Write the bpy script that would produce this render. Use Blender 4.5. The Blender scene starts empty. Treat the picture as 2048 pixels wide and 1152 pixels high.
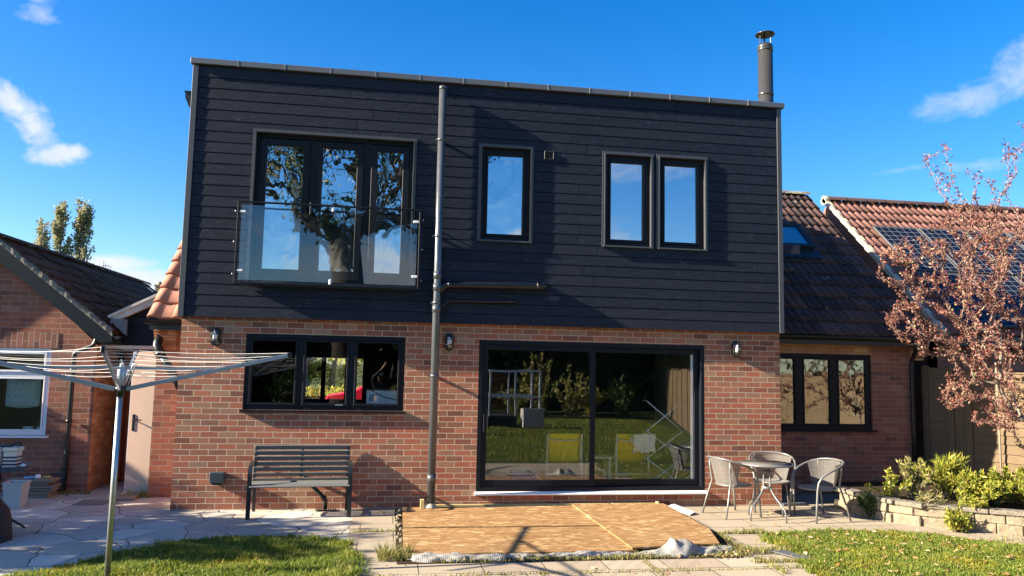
import bpy, math, random
from mathutils import Vector, Matrix
R = math.radians
C = bpy.context.scene.collection
sc = bpy.context.scene

# ---------------------------------------------------------------- camera
cam_d = bpy.data.cameras.new("camera"); cam = bpy.data.objects.new("camera", cam_d); C.objects.link(cam)
rt, up, fw = Vector((0.987333, -0.157406, 0.019899)), Vector((-0.035258, -0.095392, 0.994815)), Vector((0.154692, 0.982916, 0.099734))
cam.matrix_world = Matrix(((rt.x, up.x, -fw.x, 2.6568), (rt.y, up.y, -fw.y, -10.484), (rt.z, up.z, -fw.z, 1.9095), (0, 0, 0, 1)))
cam_d.sensor_width = 36; cam_d.lens = 1540.24 / 2048 * 36; cam_d.clip_end = 2000; cam_d.clip_start = 0.05
sc.camera = cam

# ---------------------------------------------------------------- light, sky, exposure
L = Vector((-12, -1.12, 5.4)).normalized()
sun_d = bpy.data.lights.new("sun", 'SUN'); sun = bpy.data.objects.new("sun", sun_d); C.objects.link(sun)
sun_d.energy = 5.0; sun_d.angle = R(0.5); sun_d.color = (1, 0.87, 0.68)
sun.rotation_euler = L.to_track_quat('Z', 'Y').to_euler(); sun.location = (-30, -5, 20)
sc.view_settings.view_transform = 'Standard'; sc.view_settings.look = 'None'
sc.view_settings.exposure = 2.1; sc.view_settings.gamma = 1
W = bpy.data.worlds.new("World"); sc.world = W; W.use_nodes = True


def build_sky():
    nt = W.node_tree; N = nt.nodes; K = nt.links
    sky = N.new('ShaderNodeTexSky'); sky.sky_type = 'NISHITA'; sky.sun_disc = False
    sky.sun_elevation = math.asin(L.z); sky.sun_rotation = math.atan2(L.x, L.y)
    sky.ozone_density = 3.5; sky.dust_density = 0.6
    hsv = N.new('ShaderNodeHueSaturation'); hsv.inputs['Hue'].default_value = 0.508
    hsv.inputs['Saturation'].default_value = 1.39; hsv.inputs['Value'].default_value = .88
    K.new(sky.outputs[0], hsv.inputs['Color'])
    tc = N.new('ShaderNodeTexCoord')

    def m(op, a, b=None, c=None):
        n = N.new('ShaderNodeMath'); n.operation = op
        for i, v in enumerate((a, b, c)):
            if v is None: continue
            if isinstance(v, (int, float)): n.inputs[i].default_value = v
            else: K.new(v, n.inputs[i])
        return n.outputs[0]

    def dot(v):
        n = N.new('ShaderNodeVectorMath'); n.operation = 'DOT_PRODUCT'
        K.new(tc.outputs['Generated'], n.inputs[0]); n.inputs[1].default_value = v
        return n.outputs['Value']

    def noise(scale, det, rough, stretch=(1, 1, 1)):
        mp = N.new('ShaderNodeMapping'); mp.inputs['Scale'].default_value = stretch
        K.new(tc.outputs['Generated'], mp.inputs[0])
        n = N.new('ShaderNodeTexNoise'); n.inputs['Scale'].default_value = scale; n.inputs['Detail'].default_value = det
        n.inputs['Roughness'].default_value = rough; n.inputs['Distortion'].default_value = 0.6
        K.new(mp.outputs[0], n.inputs['Vector']); return n.outputs['Fac']
    n1 = noise(28, 7, 0.62, (1, 1, 1.5)); n2 = noise(11, 5, 0.55)
    tot = None
    # clouds: direction, half width and half height in radians, tilt, density, wispiness
    blobs = [((-0.4084, 0.8725, 0.268), .036, .018, -38, 1.45, .6), ((-0.3885, 0.8871, 0.2493), .038, .019, -48, 1.45, .6),
             ((-0.3676, 0.9032, 0.2217), .036, .016, 8, 1.7, .5), ((-0.395, 0.83, 0.385), .036, .014, -20, .7, .9),
             ((-0.3777, 0.853, 0.3602), .022, .011, 0, .55, .8), ((0.615, 0.727, 0.298), .055, .022, 8, .55, .8),
             ((0.66, 0.68, 0.325), .055, .034, 25, .5, .9), ((-0.330, 0.938, 0.1050), .065, .014, 4, 1.4, .4),
             ((-0.285, 0.955, 0.086), .06, .024, -6, 1.8, .35), ((0.572, 0.787, 0.232), .04, .005, 6, .3, .8),
             ((0.634, 0.738, 0.2292), .05, .008, 0, .28, .8), ((0.0, -0.985, 0.12), .14, .045, 0, 1.2, .5),
             ((0.22, -0.96, 0.135), .12, .06, 0, 1.2, .5), ((-0.3, -0.94, 0.17), .16, .05, 5, 1.0, .7),
             ((0.45, -0.85, 0.3), .22, .07, 8, .7, 1.0), ((-0.05, -0.91, 0.42), .2, .07, -8, .5, 1.0), ((0.25, -0.92, 0.27), .16, .035, 6, .5, .9)]
    for d, sx, sy, tilt, dens, wisp in blobs:
        d = Vector(d).normalized(); e = Vector((d.y, -d.x, 0)).normalized(); h = e.cross(d)
        t = R(tilt); a = e * math.cos(t) + h * math.sin(t); b = -e * math.sin(t) + h * math.cos(t)
        u = m('MULTIPLY_ADD', dot(a), 1 / sx, 0); v = m('MULTIPLY_ADD', dot(b), 1 / sy, 0)
        r2 = m('ADD', m('MULTIPLY', u, u), m('MULTIPLY', v, v))
        r2 = m('ADD', r2, m('MULTIPLY', m('LESS_THAN', dot(d), 0), 100.0))
        f = m('SUBTRACT', 1.0, m('POWER', r2, 0.5))
        f = m('ADD', f, m('MULTIPLY', m('SUBTRACT', n1, 0.5), 2.6 * wisp))
        f = m('ADD', f, m('MULTIPLY', m('SUBTRACT', n2, 0.5), 1.6 * wisp))
        edge = m('MULTIPLY', m('SMOOTH_MIN', f, 1.0, 0.3), dens)
        mask = m('MAXIMUM', m('SUBTRACT', 1.35, m('POWER', r2, 0.5)), 0.0)
        f = m('MULTIPLY', m('MAXIMUM', edge, 0.0), m('MINIMUM', m('MULTIPLY', mask, 2.0), 1.0))
        tot = f if tot is None else m('MAXIMUM', tot, f)
    tot = m('MINIMUM', tot, 0.93)
    col = N.new('ShaderNodeMix'); col.data_type = 'RGBA'
    K.new(tot, col.inputs[0]); K.new(hsv.outputs[0], col.inputs[6])
    shade = N.new('ShaderNodeMix'); shade.data_type = 'RGBA'
    shade.inputs[6].default_value = (2.1, 2.5, 3.2, 1); shade.inputs[7].default_value = (3.9, 3.95, 4.0, 1)
    K.new(n2, shade.inputs[0]); K.new(shade.outputs[2], col.inputs[7])
    bg = N['Background']; K.new(col.outputs[2], bg.inputs[0]); bg.inputs[1].default_value = 0.068


build_sky()

# ---------------------------------------------------------------- materials
class MT:
    def __init__(s, name):
        s.m = bpy.data.materials.new(name); s.m.use_nodes = True
        s.nt = s.m.node_tree; s.N = s.nt.nodes; s.K = s.nt.links
        s.b = s.N['Principled BSDF']; s.out = s.N['Material Output']

    def set(s, sock, v):
        if isinstance(v, bpy.types.NodeSocket): s.K.new(v, sock)
        elif isinstance(v, (int, float)) or len(v) == 4 or sock.type == 'VECTOR': sock.default_value = v
        else: sock.default_value = (*v, 1)

    def math(s, op, a, b=0.0, c=0.0):
        n = s.N.new('ShaderNodeMath'); n.operation = op
        for i, v in enumerate((a, b, c)): s.set(n.inputs[i], v)
        return n.outputs[0]

    def pos(s, obj=False):
        if obj:
            return s.N.new('ShaderNodeTexCoord').outputs['Object']
        return s.N.new('ShaderNodeNewGeometry').outputs['Position']

    def island(s):
        return s.N.new('ShaderNodeNewGeometry').outputs['Random Per Island']

    def map(s, v, scale=(1, 1, 1), rot=(0, 0, 0), loc=(0, 0, 0)):
        n = s.N.new('ShaderNodeMapping'); s.K.new(v, n.inputs[0])
        n.inputs['Scale'].default_value = scale; n.inputs['Rotation'].default_value = rot; n.inputs['Location'].default_value = loc
        return n.outputs[0]

    def noise(s, v, scale, det=4, rough=.55, dist=0):
        n = s.N.new('ShaderNodeTexNoise'); s.K.new(v, n.inputs['Vector'])
        n.inputs['Scale'].default_value = scale; n.inputs['Detail'].default_value = det
        n.inputs['Roughness'].default_value = rough; n.inputs['Distortion'].default_value = dist
        return n.outputs['Fac']

    def vor(s, v, scale, feature='F1', out='Color', rnd=1):
        n = s.N.new('ShaderNodeTexVoronoi'); n.feature = feature; s.K.new(v, n.inputs['Vector'])
        n.inputs['Scale'].default_value = scale; n.inputs['Randomness'].default_value = rnd
        return n.outputs[out]

    def ramp(s, f, stops, const=False):
        n = s.N.new('ShaderNodeValToRGB'); e = n.color_ramp.elements
        if const: n.color_ramp.interpolation = 'CONSTANT'
        while len(e) < len(stops): e.new(0.5)
        for i, (p, c) in enumerate(stops):
            e[i].position = p; e[i].color = (*c, 1) if len(c) == 3 else c
        s.set(n.inputs[0], f); return n.outputs[0]

    def mix(s, f, a, b, mode='MIX'):
        n = s.N.new('ShaderNodeMix'); n.data_type = 'RGBA'; n.blend_type = mode
        s.set(n.inputs[0], f); s.set(n.inputs[6], a); s.set(n.inputs[7], b); return n.outputs[2]

    def bump(s, h, dist=.01, st=1.0):
        n = s.N.new('ShaderNodeBump'); n.inputs['Distance'].default_value = dist; n.inputs['Strength'].default_value = st
        s.K.new(h, n.inputs['Height']); s.K.new(n.outputs[0], s.b.inputs['Normal']); return n.outputs[0]

    def base(s, col, rough=.6, metal=0, spec=.5):
        s.set(s.b.inputs['Base Color'], col); s.set(s.b.inputs['Roughness'], rough); s.b.inputs['Metallic'].default_value = metal
        s.b.inputs['Specular IOR Level'].default_value = spec
        return s


def simple(name, col, rough=.5, metal=0, var=.12, nscale=30, bump=0, spec=.5):
    t = MT(name); p = t.pos(True); n = t.noise(p, nscale, 4)
    c = t.mix(t.math('MULTIPLY', n, 1.0), tuple(x * (1 - var) for x in col), tuple(min(1, x * (1 + var)) for x in col))
    t.base(c, rough, metal, spec)
    rr = t.math('MULTIPLY_ADD', t.noise(p, nscale * .4, 3), .2, rough - .1); t.set(t.b.inputs['Roughness'], rr)
    if bump: t.bump(n, bump)
    return t.m


def wallcoord(t):
    p = t.pos(); sp = t.N.new('ShaderNodeSeparateXYZ'); t.K.new(p, sp.inputs[0])
    cb = t.N.new('ShaderNodeCombineXYZ'); t.K.new(t.math('ADD', sp.outputs[0], sp.outputs[1]), cb.inputs[0])
    t.K.new(sp.outputs[2], cb.inputs[1]); return cb.outputs[0], p


def brick(name, stops, mortar, w=.225, h=.075, ms=.0048, off=(0, 0), bump=.007, rot=False, rough_amt=1.0, sq=1.0, dirt=True):
    t = MT(name); uv, p = wallcoord(t)
    uv = t.map(uv, loc=(off[0], off[1], 0))
    if rot: uv = t.map(uv, rot=(0, 0, math.pi / 2))
    # slightly wandering joints
    wob = t.N.new('ShaderNodeTexNoise'); t.K.new(p, wob.inputs['Vector']); wob.inputs['Scale'].default_value = 9
    sub = t.N.new('ShaderNodeVectorMath'); sub.operation = 'SUBTRACT'; t.K.new(wob.outputs['Color'], sub.inputs[0]); sub.inputs[1].default_value = (.5, .5, .5)
    scl = t.N.new('ShaderNodeVectorMath'); scl.operation = 'SCALE'; t.K.new(sub.outputs[0], scl.inputs[0]); scl.inputs['Scale'].default_value = .008
    add = t.N.new('ShaderNodeVectorMath'); t.K.new(uv, add.inputs[0]); t.K.new(scl.outputs[0], add.inputs[1])
    uv2 = add.outputs[0]
    b = t.N.new('ShaderNodeTexBrick'); t.K.new(uv2, b.inputs['Vector'])
    b.inputs['Color1'].default_value = (0, 0, 0, 1); b.inputs['Color2'].default_value = (1, 1, 1, 1); b.inputs['Mortar'].default_value = (0, 0, 0, 1)
    b.inputs['Scale'].default_value = 1; b.inputs['Mortar Size'].default_value = ms; b.inputs['Mortar Smooth'].default_value = .25
    b.inputs['Brick Width'].default_value = w; b.inputs['Row Height'].default_value = h; b.offset = .5; b.squash = sq
    c = t.ramp(b.outputs['Color'], stops)
    n1 = t.noise(p, 55, 5, .65); n2 = t.noise(p, 2.2, 3); n3 = t.noise(p, 210, 3, .7)
    c = t.mix(t.math('MULTIPLY', n1, .62), c, t.mix(1, c, (.42, .40, .42), 'MULTIPLY'))
    spk = t.math('GREATER_THAN', n3, .60); c = t.mix(t.math('MULTIPLY', spk, .30), c, (.34, .27, .20))
    if dirt:
        n4 = t.noise(t.map(p, (1, 1, 1.6)), 1.1, 6, .7, .6); n5 = t.noise(t.map(p, (1.3, 1.3, .6)), 2.6, 6, .75, .8)
        c = t.mix(t.math('MULTIPLY', t.math('GREATER_THAN', n2, .55), .10), c, (.20, .16, .13))
        c = t.mix(t.math('MULTIPLY', t.math('SMOOTH_MIN', t.math('MAXIMUM', t.math('MULTIPLY', t.math('SUBTRACT', n4, .55), 5), 0), 1, .2), .30), c, (.13, .085, .065))
        c = t.mix(t.math('MULTIPLY', t.math('SMOOTH_MIN', t.math('MAXIMUM', t.math('MULTIPLY', t.math('SUBTRACT', n5, .58), 6), 0), 1, .2), .26), c, (.52, .42, .35))
    mc = t.mix(n1, mortar, tuple(x * .7 for x in mortar))
    c = t.mix(b.outputs['Fac'], c, mc)
    t.base(c, .85, 0, .25)
    hgt = t.math('ADD', t.math('MULTIPLY', t.math('SUBTRACT', 1, b.outputs['Fac']), 1.0), t.math('MULTIPLY', t.noise(p, 95, 4, .75), rough_amt))
    t.bump(hgt, bump, .8)
    return t.m


def leafmat(name, stops, rough=.5, transl=.35, spec=.3):
    t = MT(name); c = t.ramp(t.island(), stops)
    t.base(c, rough, 0, spec)
    tr = t.N.new('ShaderNodeBsdfTranslucent'); t.K.new(c, tr.inputs['Color'])
    mx = t.N.new('ShaderNodeMixShader'); mx.inputs[0].default_value = transl
    t.K.new(t.b.outputs[0], mx.inputs[1]); t.K.new(tr.outputs[0], mx.inputs[2]); t.K.new(mx.outputs[0], t.out.inputs['Surface'])
    return t.m


def glass(name, refl, tint=(.93, .96, .97), wave=0.0, wscale=3.0, rough=0.0):
    t = MT(name); N = t.N; K = t.K
    tr = N.new('ShaderNodeBsdfTransparent'); tr.inputs[0].default_value = (*tint, 1)
    gl = N.new('ShaderNodeBsdfGlossy'); gl.inputs['Roughness'].default_value = rough; gl.inputs['Color'].default_value = (.97, .98, 1, 1)
    lw = N.new('ShaderNodeLayerWeight'); lw.inputs['Blend'].default_value = .5
    f = t.math('ADD', refl, t.math('MULTIPLY', t.math('POWER', lw.outputs['Facing'], 4), 1 - refl))
    if wave:
        p = t.pos(); n = t.noise(t.map(p, (1, 1, .8)), wscale, 2, .4, .4)
        b = N.new('ShaderNodeBump'); b.inputs['Distance'].default_value = wave; K.new(n, b.inputs['Height']); K.new(b.outputs[0], gl.inputs['Normal'])
    mx = N.new('ShaderNodeMixShader'); K.new(f, mx.inputs[0]); K.new(tr.outputs[0], mx.inputs[1]); K.new(gl.outputs[0], mx.inputs[2])
    K.new(mx.outputs[0], t.out.inputs['Surface']); return t.m


RED = [(0, (.19, .074, .050)), (.18, (.34, .112, .066)), (.42, (.45, .148, .082)), (.54, (.25, .112, .072)), (.70, (.48, .172, .092)), (.84, (.32, .158, .096)), (1, (.42, .238, .145))]
M = {}
M['brick'] = brick('red_brick', RED, (.60, .49, .37), off=(.03, -.01))
M['brick_old'] = brick('weathered_brick', [(0, (.21, .080, .054)), (.3, (.35, .122, .076)), (.6, (.43, .150, .088)), (.85, (.29, .122, .078)), (1, (.46, .22, .14))], (.40, .30, .23), off=(.11, .02), rough_amt=.5)
M['brick_side'] = brick('bounce_orange_brick', [(0, (.44, .18, .085)), (.5, (.62, .29, .13)), (1, (.72, .42, .22))], (.42, .30, .20), off=(.05, .02))  # orange raised to stand in for warm bounce light on the bungalow's side wall
M['soldier'] = brick('soldier_brick', [(0, (.17, .07, .055)), (.5, (.28, .11, .075)), (1, (.34, .14, .10))], (.40, .32, .26), rot=True, off=(.0, .02))
M['airbrick'] = simple('terracotta_vent', (.30, .12, .08), .8, bump=.002)


def cladding_mat():
    t = MT('charcoal_cladding'); p = t.pos()
    g = t.noise(t.map(p, (.9, 1, 9)), 4, 6, .7, .4); g2 = t.noise(t.map(p, (2.2, 1, 26)), 4, 4, .7)
    k = t.noise(t.map(p, (2, 1, 6)), 4, 5, .6); isl = t.island()
    c = t.mix(g, (.0060, .0098, .0200), (.0150, .0208, .0350))
    c = t.mix(t.math('MULTIPLY', t.math('GREATER_THAN', g2, .60), t.math('MULTIPLY', k, .55)), c, (.10, .105, .13))
    sc_ = t.noise(t.map(p, (3, 1, 7)), 5, 5, .75, 1.2)
    c = t.mix(t.math('MULTIPLY', t.math('GREATER_THAN', t.math('ADD', sc_, t.math('MULTIPLY', k, .25)), .74), .30), c, (.10, .11, .135))
    c = t.mix(t.math('MULTIPLY', isl, .28), c, (.030, .035, .050))
    t.base(c, .7, 0, .16); t.bump(t.math('ADD', g, t.math('MULTIPLY', g2, .6)), .0028, .8)
    return t.m


M['clad'] = cladding_mat()
M['clad_plain'] = simple('navy_cladding', (.010, .017, .030), .65, var=.2, spec=.15)
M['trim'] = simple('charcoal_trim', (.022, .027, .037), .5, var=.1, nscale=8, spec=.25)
M['trim_grey'] = simple('grey_trim', (.055, .058, .064), .4, var=.1, nscale=8)  # even grey of the corner and window trims
M['coping'] = simple('zinc_coping', (.13, .135, .145), .42, 0.35, var=.15, nscale=6, spec=.5)
M['sealant'] = simple('pale_sealant', (.30, .285, .25), .7)
M['frame'] = simple('black_frame', (.0055, .0075, .013), .45, var=.1, spec=.22)
M['gutter'] = simple('black_plastic', (.010, .011, .013), .35, var=.1)
M['pipe'] = simple('charcoal_pipe', (.095, .105, .118), .30, 0.4, var=.2, nscale=12, spec=.7)
M['flue'] = simple('dark_steel_flue', (.085, .086, .086), .28, .55, var=.03, nscale=6)
M['white'] = simple('white_plastic', (.76, .78, .80), .35, var=.04)
M['white_dirty'] = simple('weathered_white_board', (.60, .57, .53), .6, var=.35, nscale=9)
M['steel'] = simple('galvanised_steel', (.42, .44, .45), .38, .8, var=.2, nscale=16)
M['alu'] = simple('aluminium_arm', (.36, .40, .46), .35, .55, var=.1)
M['cord'] = simple('white_cord', (.52, .52, .51), .6)
M['glass_door'] = glass('door_glass', .10, (.98, .99, .98), wave=.0006, wscale=1.2)
M['glass_kit'] = glass('kitchen_glass', .045, (.95, .96, .95), wave=.001, wscale=2)
M['glass_dim'] = glass('dim_window_glass', .018, (.95, .96, .95))
M['glass_up'] = glass('upper_glass', .46, (.75, .8, .84), wave=.0004, wscale=1.5)
M['glass_wavy'] = glass('wavy_glass', .50, (.6, .68, .72), wave=.006, wscale=3.2)
M['glass_clear'] = glass('balcony_glass', .065, (.93, .96, .97))
M['glass_wing'] = glass('wing_glass', .22, (.7, .74, .7), wave=.006, wscale=3.2)
M['glass_lamp'] = glass('lamp_glass', .14, (.92, .95, .95), wave=.004, wscale=40)
M['glass_sky'] = glass('skylight_glass', .22, (.8, .85, .88))
M['blind'] = simple('pale_blind', (.62, .66, .70), .8, var=.04)
M['curtain'] = simple('sheer_curtain', (.60, .62, .64), .9, var=.08)
M['frost'] = simple('frosted_film', (.48, .54, .56), .5, var=.05)
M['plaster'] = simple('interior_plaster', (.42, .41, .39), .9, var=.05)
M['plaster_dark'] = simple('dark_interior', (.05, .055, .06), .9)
M['floor_in'] = simple('interior_floor', (.42, .36, .28), .6)
M['black'] = simple('black_rubber', (.006, .006, .007), .7)


def tile_mat(name, stops, moss=None, rough=.75):
    t = MT(name); p = t.pos(); c = t.ramp(t.island(), stops)
    n = t.noise(p, 45, 5, .7); c = t.mix(t.math('MULTIPLY', n, .6), c, t.mix(1, c, (.4, .4, .42), 'MULTIPLY'))
    if moss:
        k = t.noise(p, 6, 6, .75); f = t.math('MULTIPLY', t.math('GREATER_THAN', t.math('ADD', k, t.math('MULTIPLY', n, .15)), moss[1]), .8)
        c = t.mix(f, c, moss[0])
    t.base(c, rough, 0, .3); t.bump(n, .004, .7); return t.m


M['tile_brown'] = tile_mat('brown_pantile', [(0, (.045, .030, .029)), (.5, (.080, .046, .041)), (1, (.145, .078, .062))], ((.24, .21, .16), .70))
M['tile_red'] = tile_mat('pink_brown_pantile', [(0, (.17, .082, .064)), (.5, (.225, .108, .085)), (1, (.27, .135, .105))])
M['tile_terra'] = tile_mat('terracotta_pantile', [(0, (.46, .20, .13)), (1, (.55, .25, .17))])
M['tile_moss'] = tile_mat('mossy_tile', [(0, (.055, .032, .029)), (.5, (.095, .050, .043)), (1, (.14, .070, .057))], ((.10, .085, .060), .60), .9)
M['ridge_moss'] = tile_mat('lichen_ridge', [(0, (.16, .13, .09)), (1, (.24, .19, .13))], ((.32, .29, .2), .55))
M['mortar_verge'] = simple('cream_mortar', (.44, .38, .29), .9, var=.15, nscale=20, bump=.004)
M['mortar_moss'] = simple('mossy_mortar', (.20, .19, .15), .95, var=.5, nscale=26, bump=.015)
M['barge'] = simple('navy_bargeboard', (.005, .012, .020), .55, var=.1, spec=.2)


def solar_mat():
    t = MT('solar_cells'); p = t.pos(True)
    b = t.N.new('ShaderNodeTexBrick'); t.K.new(p, b.inputs['Vector']); b.offset = 0
    b.inputs['Color1'].default_value = (.005, .007, .015, 1); b.inputs['Color2'].default_value = (.006, .009, .019, 1); b.inputs['Mortar'].default_value = (.20, .22, .25, 1)
    b.inputs['Scale'].default_value = 1; b.inputs['Mortar Size'].default_value = .005; b.inputs['Brick Width'].default_value = .158; b.inputs['Row Height'].default_value = .158
    t.base(b.outputs['Color'], .45, 0, .12); return t.m


M['solar'] = solar_mat()


def paving(name, crazy):
    t = MT(name); p = t.pos(); n1 = t.noise(p, 3, 5, .6); n2 = t.noise(p, 40, 5, .7); n3 = t.noise(p, 140, 3, .7)
    if crazy:
        wob = t.N.new('ShaderNodeTexNoise'); t.K.new(p, wob.inputs['Vector']); wob.inputs['Scale'].default_value = 2.2; wob.inputs['Detail'].default_value = 3
        ad = t.N.new('ShaderNodeVectorMath'); ad.operation = 'MULTIPLY_ADD'; t.K.new(wob.outputs['Color'], ad.inputs[0]); ad.inputs[1].default_value = (.28, .28, 0); t.K.new(p, ad.inputs[2])
        v = t.map(ad.outputs[0], (1, 1.12, 0.0), rot=(0, 0, .5))
        e = t.vor(v, 1.75, 'DISTANCE_TO_EDGE', 'Distance'); cell = t.vor(v, 1.75, 'F1', 'Color')
        e = t.math('ADD', e, t.math('MULTIPLY', t.math('SUBTRACT', n2, .5), .018))
        joint = t.math('LESS_THAN', e, .009); hj = t.math('MINIMUM', t.math('MULTIPLY', e, 30), 1)
        c = t.ramp(cell, [(0, (.34, .31, .275)), (.35, (.50, .465, .41)), (.55, (.41, .36, .30)), (.8, (.62, .57, .49)), (1, (.43, .42, .40))])
        dark = (.10, .09, .075)
    else:
        b = t.N.new('ShaderNodeTexBrick'); t.K.new(t.map(p, loc=(.0, 0.06, 0)), b.inputs['Vector'])
        b.inputs['Color1'].default_value = (0, 0, 0, 1); b.inputs['Color2'].default_value = (1, 1, 1, 1); b.inputs['Scale'].default_value = 1
        b.inputs['Brick Width'].default_value = .60; b.inputs['Row Height'].default_value = .45; b.inputs['Mortar Size'].default_value = .009; b.inputs['Mortar Smooth'].default_value = .4; b.offset = .37
        joint = t.math('MULTIPLY', b.outputs['Fac'], t.math('ADD', .25, n1)); hj = t.math('SUBTRACT', 1, b.outputs['Fac'])
        c = t.ramp(b.outputs['Color'], [(0, (.32, .275, .205)), (.4, (.38, .325, .24)), (.7, (.34, .275, .21)), (1, (.41, .355, .27))])
        dark = (.10, .085, .05)
    c = t.mix(t.math('MULTIPLY', n1, .5), c, t.mix(1, c, (.62, .60, .56), 'MULTIPLY'))
    c = t.mix(t.math('MULTIPLY', t.math('GREATER_THAN', n2, .58), .35), c, t.mix(1, c, (.66, .66, .66), 'MULTIPLY'))
    c = t.mix(t.math('MULTIPLY', t.math('GREATER_THAN', n3, .62), .3), c, (.46, .43, .38))
    c = t.mix(t.math('MINIMUM', joint, 1), c, dark)
    t.base(c, .9, 0, .2); t.bump(t.math('ADD', hj, t.math('MULTIPLY', n2, .35)), .008, .8); return t.m


M['crazy'] = paving('crazy_paving', True)
M['slabs'] = paving('concrete_slabs', False)


def ground_mat(name, a, b_, sc_=6):
    t = MT(name); p = t.pos(); n = t.noise(p, sc_, 6, .7); n2 = t.noise(p, sc_ * 14, 4, .7)
    c = t.mix(n, a, b_); c = t.mix(t.math('MULTIPLY', n2, .6), c, t.mix(1, c, (.35, .4, .3), 'MULTIPLY'))
    t.base(c, .95, 0, .1); t.bump(n2, .03, 1); return t.m


def grassmat(name, stops, rough, transl):
    m = leafmat(name, stops, rough, transl); nt = m.node_tree
    ramp = next(n for n in nt.nodes if n.type == 'VALTORGB'); geo = nt.nodes.new('ShaderNodeNewGeometry'); no = nt.nodes.new('ShaderNodeTexNoise')
    no.inputs['Scale'].default_value = 2.3; no.inputs['Detail'].default_value = 5; nt.links.new(geo.outputs['Position'], no.inputs['Vector'])
    mr = nt.nodes.new('ShaderNodeMapRange'); mr.inputs[1].default_value = .46; mr.inputs[2].default_value = .68; nt.links.new(no.outputs['Fac'], mr.inputs[0])
    mx = nt.nodes.new('ShaderNodeMix'); mx.data_type = 'RGBA'; mx.blend_type = 'MULTIPLY'; nt.links.new(mr.outputs[0], mx.inputs[0]); nt.links.new(ramp.outputs[0], mx.inputs[6]); mx.inputs[7].default_value = (1.5, 1.12, .9, 1)
    for n in nt.nodes:
        if n.type in ('BSDF_PRINCIPLED', 'BSDF_TRANSLUCENT'): nt.links.new(mx.outputs[2], n.inputs[0])
    return m


M['lawn'] = ground_mat('lawn_turf', (.03, .050, .012), (.085, .10, .032), 1.2)
M['far_ground'] = ground_mat('far_ground', (.05, .07, .02), (.09, .09, .04), .6)
M['soil'] = ground_mat('dark_soil', (.035, .026, .018), (.085, .062, .04), 9)
M['grass'] = grassmat('grass_blade', [(0, (.07, .125, .014)), (.45, (.14, .205, .024)), (.8, (.22, .27, .04)), (1, (.36, .33, .11))], .55, .4)
M['straw'] = leafmat('straw_weed', [(0, (.12, .15, .03)), (.5, (.25, .24, .07)), (1, (.38, .32, .15))], .6, .4)
M['leaf_red'] = leafmat('red_autumn_leaf', [(0, (.10, .034, .034)), (.25, (.175, .060, .052)), (.45, (.235, .10, .085)), (.65, (.30, .165, .125)), (.86, (.42, .29, .20)), (.93, (.33, .05, .05)), (1, (.28, .28, .12))], .5, .35)
M['leaf_bed'] = leafmat('yellow_green_leaf', [(0, (.08, .12, .018)), (.35, (.20, .24, .03)), (.7, (.38, .36, .05)), (1, (.50, .43, .10))], .5, .4)
M['leaf_dark'] = leafmat('dark_green_leaf', [(0, (.025, .05, .014)), (.5, (.045, .08, .02)), (1, (.08, .11, .03))], .4, .25)
M['leaf_hedge'] = leafmat('evergreen_leaf', [(0, (.03, .05, .02)), (.6, (.06, .09, .03)), (1, (.13, .15, .05))], .5, .2)
M['leaf_front'] = leafmat('front_garden_leaf', [(0, (.24, .34, .04)), (.5, (.48, .48, .07)), (.8, (.66, .52, .09)), (1, (.50, .22, .07))], .5, .6)
M['leaf_poplar'] = leafmat('pale_poplar_leaf', [(0, (.20, .22, .12)), (.5, (.31, .30, .16)), (1, (.42, .37, .20))], .6, .4)
M['leaf_litter'] = leafmat('fallen_leaf', [(0, (.20, .10, .04)), (.4, (.40, .26, .11)), (.7, (.55, .45, .28)), (1, (.45, .16, .05))], .6, .2)
M['bark'] = simple('grey_bark', (.20, .165, .13), .85, var=.4, nscale=22, bump=.006)
M['bark_dark'] = simple('dark_bark', (.05, .042, .034), .9, var=.4, nscale=12, bump=.02)


def osb_mat():
    t = MT('osb_strand_board'); p = t.pos(); c = None; h = None
    for k, (rot, off) in enumerate(((.15, 0), (.62, 3.1), (-.48, 7.7))):
        w = t.N.new('ShaderNodeTexNoise'); t.K.new(p, w.inputs['Vector']); w.inputs['Scale'].default_value = 11
        ad = t.N.new('ShaderNodeVectorMath'); ad.operation = 'MULTIPLY_ADD'; t.K.new(w.outputs['Color'], ad.inputs[0]); ad.inputs[1].default_value = (.05, .05, 0); t.K.new(p, ad.inputs[2])
        v = t.map(ad.outputs[0], (1, 3.3, 0), rot=(0, 0, rot), loc=(off, off, 0))
        cell = t.vor(v, 9.5); col = t.ramp(cell, [(0, (.12, .055, .022)), (.25, (.22, .112, .044)), (.55, (.285, .155, .062)), (.76, (.34, .20, .082)), (.86, (.52, .36, .18)), (1, (.66, .51, .30))])
        g = t.vor(v, 9.5, 'DISTANCE_TO_EDGE', 'Distance')
        if c is None: c, h = col, g
        else:
            sp = t.N.new('ShaderNodeSeparateColor'); t.K.new(cell, sp.inputs[0])
            f = t.math('GREATER_THAN', sp.outputs[1], .55); c = t.mix(f, c, col)
    n = t.noise(t.map(p, (6, 60, 1)), 3, 4); c = t.mix(t.math('MULTIPLY', n, .45), c, t.mix(1, c, (.6, .55, .48), 'MULTIPLY'))
    st = t.noise(p, 1.6, 3); c = t.mix(t.math('MULTIPLY', st, .42), c, (.22, .14, .07))
    t.base(c, .75, 0, .25); t.bump(t.math('ADD', h, t.math('MULTIPLY', n, .2)), .004, .7); return t.m


M['osb'] = osb_mat()
M['timber_new'] = simple('yellow_timber', (.52, .40, .17), .7, var=.15, nscale=14)


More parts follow.
